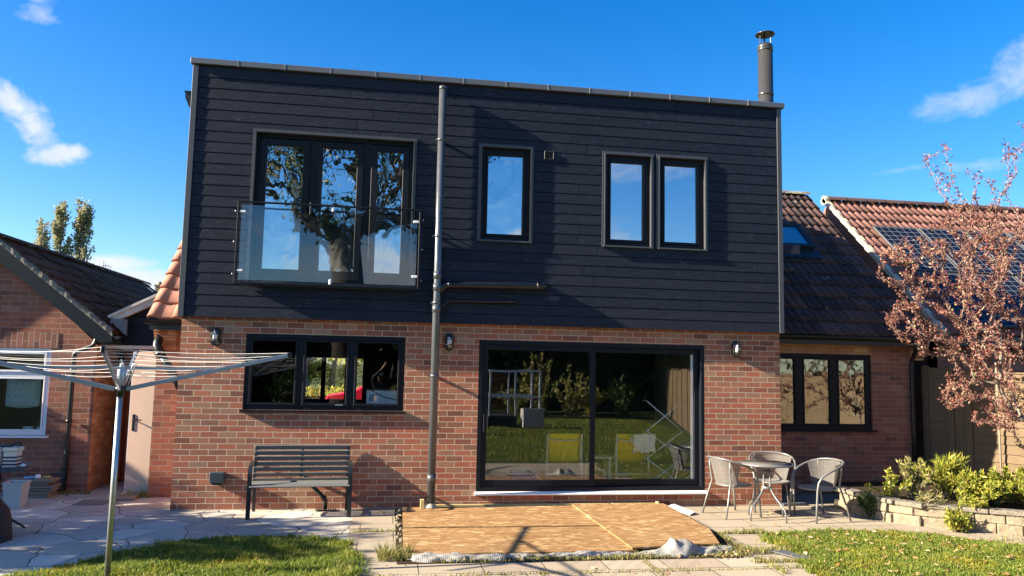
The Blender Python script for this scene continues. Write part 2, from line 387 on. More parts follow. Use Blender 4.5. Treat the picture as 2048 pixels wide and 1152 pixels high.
def wood(name, a, b_, stretch=(1.5, 18, 18), rough=.8, bmp=.003):
    t = MT(name); p = t.pos(True); n = t.noise(t.map(p, stretch), 4, 6, .65, .5); i = t.island()
    c = t.mix(n, a, b_); c = t.mix(t.math('MULTIPLY', i, .35), c, tuple((x + y) / 2 * .6 for x, y in zip(a, b_)))
    t.base(c, rough, 0, .25); t.bump(n, bmp, .8); return t.m


M['slat'] = wood('grey_bench_slat', (.085, .088, .086), (.19, .19, .18))
M['fence_dark'] = wood('shaded_fence_board', (.14, .125, .10), (.26, .235, .19), (2, 2, 20))  # fence wood with shade put into its colour, not used
M['fence_wood'] = wood('golden_fence_board', (.070, .055, .040), (.23, .155, .085), (2, 2, 16))  # one wood colour for the whole fence
M['plank'] = wood('grey_plank', (.20, .165, .125), (.34, .28, .215))
M['bench_iron'] = simple('black_bench_iron', (.014, .016, .018), .4, 0, var=.15)
M['door_face'] = simple('bounce_tinted_door', (.66, .46, .34), .55, var=.06, nscale=5)  # warm bounced light of the passage put into the door's colour
M['redwood'] = simple('red_stained_frame', (.30, .10, .045), .6)
M['rattan'] = simple('grey_rattan', (.15, .142, .13), .6, var=.25, nscale=60)
M['rattan_frame'] = simple('grey_chair_tube', (.17, .168, .165), .4, .35, var=.1)
M['table_glass'] = simple('smoked_glass_top', (.13, .13, .12), .12, 0, var=.05)
M['seat_rattan'] = simple('grey_rattan_seat', (.20, .19, .17), .7, var=.35, nscale=90, bump=.004)
M['stone'] = simple('sandstone_block', (.22, .178, .122), .95, var=.5, nscale=11, bump=.03)
M['stone_dark'] = simple('grey_coping_stone', (.17, .148, .115), .95, var=.4, nscale=13, bump=.03)
M['slate'] = simple('grey_slate', (.085, .095, .11), .5, var=.15)
M['yellow'] = simple('yellow_canvas', (.86, .68, .045), .8, var=.1)
M['pale_wood'] = simple('pale_beech', (.62, .47, .27), .6, var=.1)
M['blue'] = simple('blue_plastic', (.03, .08, .30), .5)
M['navy'] = simple('navy_fabric', (.015, .022, .07), .8)
M['cream'] = simple('cream_fabric', (.60, .56, .48), .85, var=.08)
M['tub'] = simple('dirty_white_tub', (.50, .49, .45), .6, var=.15, nscale=7)
M['cover'] = simple('black_table_cover', (.018, .018, .02), .65, var=.3, nscale=5, bump=.02)
M['table_dark'] = simple('dark_table_top', (.05, .055, .06), .3)
M['skyblue'] = simple('light_blue_plastic', (.20, .42, .70), .5)
M['sponge'] = simple('orange_sponge', (.55, .36, .12), .9)
M['teal'] = simple('pale_teal_fabric', (.28, .42, .40), .9)
M['red_car'] = simple('red_car_paint', (.60, .012, .03), .25, 0, spec=.6)
M['car_glass'] = simple('dark_car_glass', (.02, .03, .03), .08)
M['shed'] = simple('grey_shed_boards', (.17, .19, .20), .8)
M['iron_cover'] = simple('galvanised_cover', (.20, .20, .20), .6, .3, var=.2)
M['greenhouse'] = simple('green_leaf_pot_plant', (.05, .12, .04), .5)


def plastic_mat():
    t = MT('bubble_wrap_plastic'); p = t.pos()
    v = t.vor(t.map(p, (1, 1, 1)), 75, 'F1', 'Distance'); n = t.noise(p, 7, 4)
    w = t.N.new('ShaderNodeTexWave'); t.K.new(p, w.inputs['Vector']); w.inputs['Scale'].default_value = 17; w.bands_direction = 'X'; w.inputs['Distortion'].default_value = 2.5
    c = t.mix(w.outputs['Fac'], (.34, .33, .305), (.41, .40, .375)); c = t.mix(t.math('MULTIPLY', n, .5), c, (.24, .225, .20))
    t.base(c, .35, 0, .5); t.bump(t.math('ADD', t.math('MULTIPLY', v, -1), t.math('MULTIPLY', w.outputs['Fac'], .35)), .005, .6)
    tr = t.N.new('ShaderNodeBsdfTransparent'); mx = t.N.new('ShaderNodeMixShader'); mx.inputs[0].default_value = .22
    t.K.new(t.b.outputs[0], mx.inputs[1]); t.K.new(tr.outputs[0], mx.inputs[2]); t.K.new(mx.outputs[0], t.out.inputs['Surface']); return t.m


M['plastic'] = plastic_mat()

# ---------------------------------------------------------------- mesh helpers
class MB:
    def __init__(s): s.v = []; s.f = []; s.mi = []; s.cur = 0; s.smooth = []; s.sm = False

    def face(s, pts):
        i = len(s.v); s.v += [tuple(p) for p in pts]; s.f.append(tuple(range(i, i + len(pts)))); s.mi.append(s.cur); s.smooth.append(s.sm)

    def idx(s, pts, faces):
        i = len(s.v); s.v += [tuple(p) for p in pts]
        for f in faces: s.f.append(tuple(i + k for k in f)); s.mi.append(s.cur); s.smooth.append(s.sm)

    def box(s, x0, x1, y0, y1, z0, z1, bev=0.0):
        if bev and min(x1 - x0, y1 - y0, z1 - z0) > 2.2 * bev:
            s.bbox(Vector(((x0 + x1) / 2, (y0 + y1) / 2, (z0 + z1) / 2)), Vector((1, 0, 0)), Vector((0, 1, 0)), Vector((0, 0, 1)), x1 - x0, y1 - y0, z1 - z0, bev); return
        p = [(x, y, z) for z in (z0, z1) for y in (y0, y1) for x in (x0, x1)]
        s.idx(p, [(0, 2, 3, 1), (4, 5, 7, 6), (0, 1, 5, 4), (2, 6, 7, 3), (0, 4, 6, 2), (1, 3, 7, 5)])

    def bbox(s, c, ax, ay, az, lx, ly, lz, bev=0.0):
        c = Vector(c); ax = Vector(ax).normalized(); ay = Vector(ay).normalized(); az = Vector(az).normalized()
        hx, hy, hz = lx / 2, ly / 2, lz / 2
        if not bev:
            p = [c + ax * (i * hx) + ay * (j * hy) + az * (k * hz) for k in (-1, 1) for j in (-1, 1) for i in (-1, 1)]
            s.idx(p, [(0, 2, 3, 1), (4, 5, 7, 6), (0, 1, 5, 4), (2, 6, 7, 3), (0, 4, 6, 2), (1, 3, 7, 5)]); return
        pts = []; ids = {}
        for i in (-1, 1):
            for j in (-1, 1):
                for k in (-1, 1):
                    for a in range(3):
                        d = [hx - bev, hy - bev, hz - bev]; d[a] += bev
                        ids[(i, j, k, a)] = len(pts); pts.append(c + ax * (i * d[0]) + ay * (j * d[1]) + az * (k * d[2]))
        fs = []
        for i in (-1, 1):
            fs.append([ids[(i, j, k, 0)] for j, k in ((-1, -1), (1, -1), (1, 1), (-1, 1))])
            fs.append([ids[(j, i, k, 1)] for j, k in ((-1, -1), (-1, 1), (1, 1), (1, -1))])
            fs.append([ids[(j, k, i, 2)] for j, k in ((-1, -1), (1, -1), (1, 1), (-1, 1))])
        for i in (-1, 1):
            for j in (-1, 1):
                fs.append([ids[(i, j, -1, 0)], ids[(i, j, 1, 0)], ids[(i, j, 1, 1)], ids[(i, j, -1, 1)]])
                fs.append([ids[(i, -1, j, 0)], ids[(i, 1, j, 0)], ids[(i, 1, j, 2)], ids[(i, -1, j, 2)]])
                fs.append([ids[(-1, i, j, 1)], ids[(1, i, j, 1)], ids[(1, i, j, 2)], ids[(-1, i, j, 2)]])
                for k in (-1, 1): fs.append([ids[(i, j, k, 0)], ids[(i, j, k, 1)], ids[(i, j, k, 2)]])
        out = []
        for f in fs:
            pp = [pts[q] for q in f]; n = (pp[1] - pp[0]).cross(pp[2] - pp[0]); ctr = sum(pp, Vector()) / len(pp) - c
            out.append(f if n.dot(ctr) > 0 else f[::-1])
        s.idx(pts, out)

    def bar(s, p0, p1, w, h, upv=(0, 0, 1), bev=0.0):
        p0, p1 = Vector(p0), Vector(p1); d = p1 - p0; l = d.length; d.normalize()
        side = d.cross(Vector(upv)).normalized(); u = side.cross(d)
        s.bbox((p0 + p1) / 2, d, side, u, l, w, h, bev)

    def tube(s, pts, r, n=8, closed=False, caps=True, smooth=True):
        pts = [Vector(p) for p in pts]; k = len(pts); rs = r if isinstance(r, (list, tuple)) else [r] * k
        i0 = len(s.v); ref = None
        for i, p in enumerate(pts):
            if closed: d = (pts[(i + 1) % k] - pts[i - 1])
            else: d = pts[min(i + 1, k - 1)] - pts[max(i - 1, 0)]
            if d.length < 1e-9: d = Vector((0, 0, 1))
            d.normalize()
            if ref is None:
                ref = d.orthogonal().normalized()
            ref = (ref - d * ref.dot(d))
            if ref.length < 1e-6: ref = d.orthogonal()
            ref.normalize(); b = d.cross(ref)
            for j in range(n):
                a = 2 * math.pi * j / n; s.v.append(tuple(p + (ref * math.cos(a) + b * math.sin(a)) * rs[i]))
        for i in range(k if closed else k - 1):
            for j in range(n):
                a = i0 + i * n + j; b2 = i0 + i * n + (j + 1) % n; c = i0 + ((i + 1) % k) * n + (j + 1) % n; d2 = i0 + ((i + 1) % k) * n + j
                s.f.append((a, b2, c, d2)); s.mi.append(s.cur); s.smooth.append(smooth)
        if caps and not closed:
            s.f.append(tuple(i0 + j for j in range(n))[::-1]); s.mi.append(s.cur); s.smooth.append(False)
            s.f.append(tuple(i0 + (k - 1) * n + j for j in range(n))); s.mi.append(s.cur); s.smooth.append(False)

    def lathe(s, prof, c, n=24, smooth=True, axis=Vector((0, 0, 1))):
        c = Vector(c); axis = axis.normalized(); e = axis.orthogonal().normalized(); g = axis.cross(e); i0 = len(s.v)
        for r, z in prof:
            for j in range(n):
                a = 2 * math.pi * j / n; s.v.append(tuple(c + axis * z + (e * math.cos(a) + g * math.sin(a)) * r))
        for i in range(len(prof) - 1):
            for j in range(n):
                s.f.append((i0 + i * n + j, i0 + i * n + (j + 1) % n, i0 + (i + 1) * n + (j + 1) % n, i0 + (i + 1) * n + j)); s.mi.append(s.cur); s.smooth.append(smooth)

    def grid(s, P, nu, nv, smooth=True, closed_u=False):
        i0 = len(s.v)
        for i in range(nu):
            for j in range(nv): s.v.append(tuple(P(i, j)))
        for i in range(nu if closed_u else nu - 1):
            for j in range(nv - 1):
                a = i0 + i * nv + j; b = i0 + ((i + 1) % nu) * nv + j
                s.f.append((a, b, b + 1, a + 1)); s.mi.append(s.cur); s.smooth.append(smooth)

    def prism(s, poly, ext):
        poly = [Vector(p) for p in poly]; e = Vector(ext); n = len(poly); nn = Vector()
        for i in range(n): nn += poly[i].cross(poly[(i + 1) % n])
        fl = nn.dot(e) > 0
        b = list(range(n)); t = list(range(n, 2 * n)); fs = [b[::-1] if fl else b, t if fl else t[::-1]]
        for i in range(n):
            q = (i, (i + 1) % n, (i + 1) % n + n, i + n); fs.append(q if fl else q[::-1])
        s.idx(poly + [p + e for p in poly], fs)

    def build(s, name, mats, parent=None, loc=None, shade=None):
        if loc is None: loc = world_loc(parent) if parent else Vector((0, 0, 0))
        loc = Vector(loc)
        me = bpy.data.meshes.new(name)
        me.from_pydata([(v[0] - loc.x, v[1] - loc.y, v[2] - loc.z) for v in s.v], [], s.f)
        mats = mats if isinstance(mats, (list, tuple)) else [mats]
        for m in mats: me.materials.append(m)
        me.polygons.foreach_set('material_index', s.mi); me.polygons.foreach_set('use_smooth', s.smooth if shade is None else [shade] * len(s.f))
        me.update()
        o = bpy.data.objects.new(name, me); C.objects.link(o)
        if parent is not None: o.parent = parent; o.location = loc - world_loc(parent)
        else: o.location = loc
        return o


def world_loc(o):
    v = Vector((0, 0, 0))
    while o is not None: v += o.location; o = o.parent
    return v


def tag(o, label=None, cat=None, group=None, kind=None):
    if label: o['label'] = label
    if cat: o['category'] = cat
    if group: o['group'] = group
    if kind: o['kind'] = kind
    return o


def thing(name, label, cat, loc=(0, 0, 0), group=None):
    o = bpy.data.objects.new(name, None); C.objects.link(o); o.location = loc; o.empty_display_size = .1
    return tag(o, label, cat, group)


def dup(root, loc, rz=0, label=None):
    def cp(o, par):
        c = o.copy(); C.objects.link(c); c.parent = par
        for ch in list(o.children): cp(ch, c)
        return c
    r = cp(root, None); r.location = loc; r.rotation_euler = (0, 0, rz)
    if label: r['label'] = label
    return r


def mbox(*a, **k):
    m = MB(); m.box(*a, **k); return m


def wall_grid(mb, x0, x1, z0, z1, holes, y0, y1):
    """A wall facing -y between y0 (front) and y1 (back), with rectangular holes (x0, x1, z0, z1)."""
    xs = sorted({x0, x1, *[h[0] for h in holes], *[h[1] for h in holes]}); zs = sorted({z0, z1, *[h[2] for h in holes], *[h[3] for h in holes]})
    xs = [x for x in xs if x0 <= x <= x1]; zs = [z for z in zs if z0 <= z <= z1]
    def solid(i, j):
        if i < 0 or j < 0 or i >= len(xs) - 1 or j >= len(zs) - 1: return False
        cx = (xs[i] + xs[i + 1]) / 2; cz = (zs[j] + zs[j + 1]) / 2
        return not any(h[0] < cx < h[1] and h[2] < cz < h[3] for h in holes)
    for i in range(len(xs) - 1):
        for j in range(len(zs) - 1):
            if not solid(i, j): continue
            a, b, c, d = xs[i], xs[i + 1], zs[j], zs[j + 1]
            mb.face([(a, y0, c), (b, y0, c), (b, y0, d), (a, y0, d)]); mb.face([(a, y1, c), (a, y1, d), (b, y1, d), (b, y1, c)])
            if not solid(i - 1, j): mb.face([(a, y0, c), (a, y0, d), (a, y1, d), (a, y1, c)])
            if not solid(i + 1, j): mb.face([(b, y0, c), (b, y1, c), (b, y1, d), (b, y0, d)])
            if not solid(i, j - 1): mb.face([(a, y0, c), (a, y1, c), (b, y1, c), (b, y0, c)])
            if not solid(i, j + 1): mb.face([(a, y0, d), (b, y0, d), (b, y1, d), (a, y1, d)])


def ring(mb, x0, x1, z0, z1, w, y0, y1, wb=None, bev=.004):
    """rectangular frame in an xz plane, butted corners"""
    wb = w if wb is None else wb
    mb.box(x0, x0 + w, y0, y1, z0, z1, bev); mb.box(x1 - w, x1, y0, y1, z0, z1, bev)
    mb.box(x0 + w, x1 - w, y0, y1, z1 - w, z1, bev); mb.box(x0 + w, x1 - w, y0, y1, z0, z0 + wb, bev)


def leaf(mb, p, d, n, l, w, fold=.15):
    """a small pointed leaf of two folded halves"""
    d = d.normalized(); s_ = d.cross(n)
    if s_.length < 1e-4: s_ = d.orthogonal()
    s_.normalize(); n = s_.cross(d)
    a, t = p, p + d * l; m1 = p + d * (l * .42)
    i = len(mb.v)
    mb.v += [tuple(a), tuple(m1 + s_ * (w / 2) + n * (fold * w)), tuple(t), tuple(m1 - s_ * (w / 2) + n * (fold * w)), tuple(m1 * .55 + t * .45)]
    mb.f += [(i, i + 4, i + 1), (i + 1, i + 4, i + 2), (i, i + 3, i + 4), (i + 3, i + 2, i + 4)]
    mb.mi += [mb.cur] * 4; mb.smooth += [False] * 4


def rdir(rng, zb=0.0):
    while True:
        v = Vector((rng.uniform(-1, 1), rng.uniform(-1, 1), rng.uniform(-1, 1)))
        if .05 < v.length < 1: v.normalize(); v.z += zb; return v.normalized()


def roof_tiles(mb, O, A, S, length, slope_len, tw, gauge, amp, rolls, rng, lift=.028, jit=.004, gap_f=None, npr=6):
    """interlocking roof tiles, every tile a curved strip of its own; A runs along the eave, S up the slope"""
    O, A, S = Vector(O), Vector(A).normalized(), Vector(S).normalized(); N = A.cross(S)
    if N.z < 0: N = -N
    nr = int(math.ceil(slope_len / gauge)); nc = int(math.ceil(length / tw)); pts_n = rolls * npr
    for r in range(nr):
        t0 = r * gauge; t1 = min((r + 1) * gauge + .05, slope_len + .02)
        for c in range(nc):
            a0 = c * tw; a1 = min((c + 1) * tw, length)
            if gap_f and gap_f((a0 + a1) / 2, (t0 + t1) / 2): continue
            j = rng.uniform(-jit, jit); j2 = rng.uniform(-jit, jit) * 2
            lo, hi, ri = [], [], []
            for k in range(pts_n + 1):
                f = k / pts_n; ph = (f * rolls) % 1.0 if k < pts_n else 1.0
                hgt = amp * (max(0, math.sin(ph * math.pi * 2)) ** .8 if ph < .5 else -.12 * math.sin((ph - .5) * 2 * math.pi))
                a = a0 + (a1 - a0) * f
                P = O + A * a
                lo.append(P + S * (t0 + j2) + N * (hgt + lift + j)); hi.append(P + S * t1 + N * (hgt * .95 + j * .3)); ri.append(P + S * (t0 + j2 + .004) + N * (hgt + j - .012))
            i = len(mb.v); n = pts_n + 1; mb.v += [tuple(q) for q in lo + hi + ri]
            for k in range(n - 1):
                mb.f.append((i + k, i + k + 1, i + n + k + 1, i + n + k)); mb.mi.append(mb.cur); mb.smooth.append(True)
                mb.f.append((i + 2 * n + k, i + 2 * n + k + 1, i + k + 1, i + k)); mb.mi.append(mb.cur); mb.smooth.append(False)


def sheet(name, poly, z, m, kind='structure', label=None, cat=None):
    mb = MB(); mb.face([(x, y, z) for x, y in poly]); return tag(mb.build(name, m), label, cat, None, kind)

# ---------------------------------------------------------------- ground
rng = random.Random(7)
sheet('ground', [(-400, -400), (400, -400), (400, 600), (-400, 600)], -.06, M['far_ground'])
sheet('crazy_paving', [(-9, -7), (2.28, -7), (2.28, 5), (-9, 5)], 0, M['crazy'], 'structure')
sheet('paving', [(2.28, -4.6), (12.4, -4.6), (12.4, 2), (2.28, 2)], 0, M['slabs'])
LAWN_L = [(2.26, -2.0), (2.0, -1.84), (1.55, -1.72), (1.0, -1.70), (.6, -1.80), (.2, -2.27), (-.12, -2.68), (-.40, -3.05), (-1.0, -3.7), (-1.6, -4.6), (2.3, -4.6), (2.36, -3.6), (2.42, -3.0), (2.34, -2.5)]
LAWN_R = [(7.05, -1.95), (7.6, -1.80), (8.2, -1.76), (8.8, -1.95), (9.3, -2.2), (9.75, -2.68), (10.6, -3.6), (11.4, -4.6), (6.85, -4.6), (6.72, -3.6), (6.86, -3.05), (7.0, -2.6), (6.95, -2.2)]
LAWN_B = [(-9, -4.6), (13.5, -4.6), (16, -34), (-14, -34)]
sheet('lawn', LAWN_L, .006, M['lawn']); sheet('lawn', LAWN_R, .006, M['lawn']); sheet('lawn', LAWN_B, .006, M['lawn'])
sheet('soil', [(2.80, -2.86), (6.3, -2.86), (6.5, -2.5), (6.56, 0.0), (2.80, -.05)], .004, M['soil'])


def inside(poly, x, y):
    c = False; n = len(poly)
    for i in range(n):
        x1, y1 = poly[i]; x2, y2 = poly[(i + 1) % n]
        if (y1 > y) != (y2 > y) and x < (x2 - x1) * (y - y1) / (y2 - y1) + x1: c = not c
    return c


def blades(mb, poly, n, h, rng, box=None, tuft=.0):
    xs = [p[0] for p in poly]; ys = [p[1] for p in poly]
    b = box or (min(xs), max(xs), min(ys), max(ys)); k = 0
    while k < n:
        x, y = rng.uniform(b[0], b[1]), rng.uniform(b[2], b[3])
        if not inside(poly, x + rng.gauss(0, .03), y + rng.gauss(0, .03)): continue
        k += 1
        clump = .55 + .9 * (.5 + .5 * math.sin(x * 5.3 + 1.7 * math.sin(y * 3.1)) * math.sin(y * 6.1 + x))
        hh = h * rng.uniform(.5, 1.25) * clump; a = rng.uniform(0, 6.283); w = rng.uniform(.0028, .0055)
        lx, ly = rng.gauss(0, .5) * hh, rng.gauss(0, .5) * hh; ca, sa = math.cos(a) * w, math.sin(a) * w
        i = len(mb.v)
        mb.v += [(x - ca, y - sa, 0), (x + ca, y + sa, 0), (x + lx * .45 - ca * .7, y + ly * .45 - sa * .7, hh * .62), (x + lx * .45 + ca * .7, y + ly * .45 + sa * .7, hh * .62), (x + lx, y + ly, hh * (1 - .25 * rng.random()))]
        mb.f += [(i, i + 1, i + 3, i + 2), (i + 2, i + 3, i + 4)]; mb.mi += [0, 0]; mb.smooth += [False, False]


g = MB(); blades(g, LAWN_L, 52000, .062, rng, (-1.3, 2.45, -4.2, -1.65)); tag(g.build('grass', M['grass']), None, None, None, 'stuff')
g = MB(); blades(g, LAWN_R, 62000, .042, rng, (6.6, 11.0, -4.3, -1.7)); tag(g.build('grass', M['grass']), None, None, None, 'stuff')
g = MB(); blades(g, LAWN_B, 42000, .085, rng, (1.5, 11.5, -16.5, -4.62)); tag(g.build('grass', M['grass']), None, None, None, 'stuff')


def edge_tufts(mb, poly, n, rng):
    for _ in range(n):
        k = rng.randrange(len(poly)); a, b = poly[k], poly[(k + 1) % len(poly)]; t = rng.random()
        x, y = a[0] + (b[0] - a[0]) * t, a[1] + (b[1] - a[1]) * t
        if y < -4.3: continue
        x += rng.gauss(0, .05); y += rng.gauss(0, .03); s_ = rng.uniform(.02, .06)
        blades(mb, [(x - s_, y - s_), (x + s_, y - s_), (x + s_, y + s_), (x - s_, y + s_)], rng.randrange(6, 22), rng.uniform(.03, .075), rng)


g = MB(); edge_tufts(g, LAWN_L, 520, rng); edge_tufts(g, LAWN_R, 420, rng); tag(g.build('grass', M['grass']), None, None, None, 'stuff')
# weeds in the paving joints, round the boards and against the walls
g = MB()
for (x0, x1, y0, y1, n, h) in [(2.62, 2.95, -2.75, -2.45, 420, .13), (3.1, 6.4, -2.86, -2.70, 1500, .045), (6.0, 7.0, -2.75, -2.5, 600, .07), (6.35, 7.1, -1.80, -1.72, 380, .06),
                               (6.45, 6.55, -2.4, -1.7, 160, .05), (6.3, 6.95, -3.1, -3.0, 260, .05), (2.3, 6.8, -3.32, -3.27, 520, .035), (2.3, 2.8, -1.42, -1.36, 130, .03), (-.9, -.5, .9, 1.2, 260, .1),
                               (-2.0, -1.4, 1.25, 1.42, 200, .06), (8.3, 11.0, .84, .97, 420, .05), (5.2, 5.26, -3.6, -2.9, 120, .03), (6.4, 6.46, -3.5, -2.9, 130, .04), (4.1, 4.15, -3.7, -3.2, 90, .03),
                               (2.9, 3.6, .0, .0 - .06, 60, .03), (2.2, 2.42, -3.4, -2.8, 240, .07), (9.6, 12, -2.75, -2.2, 300, .10)]:
    blades(g, [(x0, y0), (x1, y0), (x1, y1), (x0, y1)], n, h, rng)
tag(g.build('weeds', M['straw']), None, None, None, 'stuff')
# fallen leaves
g = MB()
def litter(poly, n, s0, s1, z=.03):
    xs = [p[0] for p in poly]; ys = [p[1] for p in poly]; k = 0
    while k < n:
        x, y = rng.uniform(min(xs), max(xs)), rng.uniform(max(min(ys), -4.3), max(ys))
        if not inside(poly, x, y): continue
        k += 1; a = rng.uniform(0, 6.283); l = rng.uniform(s0, s1)
        leaf(g, Vector((x, y, z + rng.uniform(0, .015))), Vector((math.cos(a), math.sin(a), rng.uniform(-.2, .35))), Vector((rng.uniform(-.4, .4), rng.uniform(-.4, .4), 1)), l, l * rng.uniform(.5, .8), rng.uniform(-.3, .3))
litter(LAWN_R, 330, .025, .075); litter(LAWN_L, 24, .03, .06)
litter([(6.6, -3.0), (11, -3.0), (9.5, -1.8), (7, -1.8)], 140, .02, .06)
litter([(.4, -1.7), (2.7, -1.7), (2.7, -.1), (.4, -.1)], 22, .03, .07, .01); litter([(2.3, -3.6), (6.8, -3.6), (6.8, -2.85), (2.3, -2.85)], 26, .02, .06, .01)
litter([(6.6, -1.7), (9.2, -1.7), (9.2, -.1), (6.6, -.1)], 22, .02, .06, .008); litter([(5.6, -2.9), (6.6, -2.9), (6.6, -2.7), (5.6, -2.7)], 24, .03, .07, .02)
litter([(3.3, -.12), (6.3, -.12), (6.3, -.02), (3.3, -.02)], 18, .02, .05, .045); litter([(-2, -1.5), (0, -1.5), (0, 1.2), (-2, 1.2)], 10, .03, .06, .008)
tag(g.build('fallen_leaves', M['leaf_litter']), None, None, None, 'stuff')
# rubble lumps beside the boards
g = MB()
for k in range(60):
    x = rng.choice([rng.uniform(3.4, 6.3), rng.uniform(2.82, 2.87)]); y = rng.uniform(-2.84, -2.70) if x > 2.9 else rng.uniform(-2.6, -.2)
    if k > 44: x, y = rng.uniform(5.4, 6.35), rng.uniform(-.10, -.04)
    r = rng.uniform(.012, .03); c = Vector((x, y, .01 + r * .4 + (.02 if k > 44 else 0)))
    g.lathe([(0, -r), (r * .8, -r * .5), (r * rng.uniform(.9, 1.1), .1 * r), (r * .6, r * .6), (0, r * .8)], c, 6, False, rdir(rng, 1))
tag(g.build('rubble', M['stone']), None, None, None, 'stuff')

# ---------------------------------------------------------------- the extension house
house = thing('extension_house', 'two storey flat roofed house extension with black boarded upper floor on red brick', 'house', (4.13, 2.5, 0))
KW = (.81, 2.87, 1.27, 2.255); SD = (3.87, 7.11, .215, 2.245)
mb = MB(); wall_grid(mb, 0, 8.266, -.05, 2.46, [KW, SD], 0, .28)
# sides and back (back has the kitchen's front window)
mb.face([(0, .28, -.05), (0, 5.5, -.05), (0, 5.5, 2.46), (0, .28, 2.46)][::-1]); mb.face([(8.266, .28, -.05), (8.266, 5.5, -.05), (8.266, 5.5, 2.46), (8.266, .28, 2.46)])
mb.face([(0, 0, -.05), (0, .28, -.05), (0, .28, 2.46), (0, 0, 2.46)][::-1])
wall_grid(mb, 0, 8.266, -.05, 2.46, [(1.0, 2.2, 1.12, 2.03)], 5.2, 5.5)
mb.build('brick_wall', M['brick'], house)
# inner linings
m = MB(); m.box(.06, 8.2, .30, 5.18, .12, .19); m.build('room_floor', M['floor_in'], house)
m = MB(); m.box(3.425, 3.44, .29, 5.09, .195, 2.365); m.build('living_wall', M['plaster'], house)
m = MB(); m.box(8.18, 8.195, .29, 5.09, .195, 2.365); m.build('living_wall', M['plaster'], house)
m = MB(); m.box(.06, 8.2, .02, 5.18, 2.37, 2.44); m.build('ceiling', M['plaster'], house)
m = MB(); m.box(.02, .06, .285, 5.19, .19, 2.37); m.box(8.2, 8.25, .285, 5.19, .19, 2.37); m.box(3.3, 3.42, .285, 5.19, .19, 2.37)
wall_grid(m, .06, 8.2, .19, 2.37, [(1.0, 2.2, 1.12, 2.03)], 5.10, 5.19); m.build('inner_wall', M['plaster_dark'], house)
# pillar and frame in the far kitchen window
m = MB(); ring(m, 1.0, 2.2, 1.12, 2.03, .05, 5.3, 5.36); m.box(1.34, 1.43, 5.29, 5.37, 1.17, 1.98); m.box(1.80, 1.86, 5.29, 5.37, 1.17, 1.98)
m.build('far_window', M['frame'], house)

# cladding: boards cut round the openings
CX0, CX1, CZ0, CZ1, CY = -.005, 8.262, 2.455, 5.78, -.09
FW = (.806, 2.905, 2.935, 4.94); WA = (3.82, 4.533, 3.615, 4.935); WB = (5.585, 6.285, 3.615, 4.94); WC = (6.387, 7.10, 3.615, 4.945)
HOLES = [FW, WA, WB, WC]
mb = MB(); BH = .1443; gapz = .0080; z = CZ0; row = 0; crng = random.Random(3)
while z < CZ1 - .01:
    z1 = min(z + BH, CZ1); zt = z1 - gapz
    joints = [CX0 + crng.uniform(.8, 3.4)]
    while joints[-1] < CX1 - 3.0: joints.append(joints[-1] + crng.uniform(2.6, 3.6))
    zb = sorted({z, zt, *[h for H in HOLES for h in (H[2], H[3]) if z < h < zt]})
    for a, b in zip(zb[:-1], zb[1:]):
        cuts = sorted({CX0, CX1, *[q for H in HOLES if H[2] < (a + b) / 2 < H[3] for q in H[:2]], *joints})
        for x0, x1 in zip(cuts[:-1], cuts[1:]):
            if any(H[0] < (x0 + x1) / 2 < H[1] and H[2] < (a + b) / 2 < H[3] for H in HOLES): continue
            e0 = .0032 if x0 in joints else 0; e1 = .0032 if x1 in joints else 0
            # lower edge slightly proud
            k0 = (a - z) / (zt - z); k1 = (b - z) / (zt - z); f0 = CY - .004 * (1 - k0); f1 = CY - .004 * (1 - k1)
            X0, X1 = x0 + e0, x1 - e1
            mb.idx([(X0, f0, a), (X1, f0, a), (X1, f1, b), (X0, f1, b), (X0, CY + .02, a), (X1, CY + .02, a), (X1, CY + .02, b), (X0, CY + .02, b)],
                   [(0, 1, 2, 3), (4, 7, 6, 5), (0, 4, 5, 1), (3, 2, 6, 7), (0, 3, 7, 4), (1, 5, 6, 2)])
    z = z1; row += 1
mb.build('cladding', M['clad'], house)
m = MB(); wall_grid(m, CX0 + .01, CX1 - .01, CZ0 + .004, CZ1, HOLES, CY + .022, .0)
m.box(CX0 + .01, CX1 - .01, 5.0, 5.5, CZ0 + .01, CZ1); m.box(CX0 + .01, CX0 + .2, .002, 4.998, CZ0 + .01, CZ1); m.box(CX1 - .2, CX1 - .01, .002, 4.998, CZ0 + .01, CZ1)
m.build('upper_wall', M['black'], house)
for side in (-1, 1):
    m = MB(); xa = CX0 - .024 if side < 0 else CX1 + .002; xb = xa + .022 + (0)
    x_out0, x_out1 = (CX0 - .026, CX0 + .045) if side < 0 else (CX1 - .045, CX1 + .026)
    m.box(x_out0, x_out1, CY - .016, CY - .0045, CZ0 - .012, CZ1, .003)
    m.box(x_out0 if side < 0 else CX1 + .002, CX0 - .002 if side < 0 else x_out1, CY - .0045, .35, CZ0 - .012, CZ1)
    m.build('corner_trim', M['trim_grey'], house)
m = MB(); m.box(-.06, 8.33, -.135, .30, 5.79, 5.865, .004)
m.build('coping', M['coping'], house); cop = [o for o in house.children if o.name.startswith('coping')][0]
for k in range(1, 14):
    x = -.06 + k * .601; m = MB(); m.box(x - .004, x + .004, -.1385, .302, 5.786, 5.868); m.build('coping_joint', M['sealant'], cop)
m = MB(); m.box(.02, 8.24, .30, 5.48, 5.60, 5.66); m.build('roof', M['trim'], house)
# upper floor inner box
m = MB(); m.box(.2, 8.05, .02, 4.99, 2.50, 2.56); m.build('upper_floor', M['floor_in'], house)
m = MB(); m.box(.2, 8.05, .02, 4.99, 5.50, 5.58); m.box(.2, 8.05, 3.4, 3.5, 2.56, 5.5); m.box(3.4, 3.5, .02, 3.39, 2.56, 5.5); m.box(4.9, 5.0, .02, 3.39, 2.56, 5.5); m.build('upper_room', M['plaster'], house)


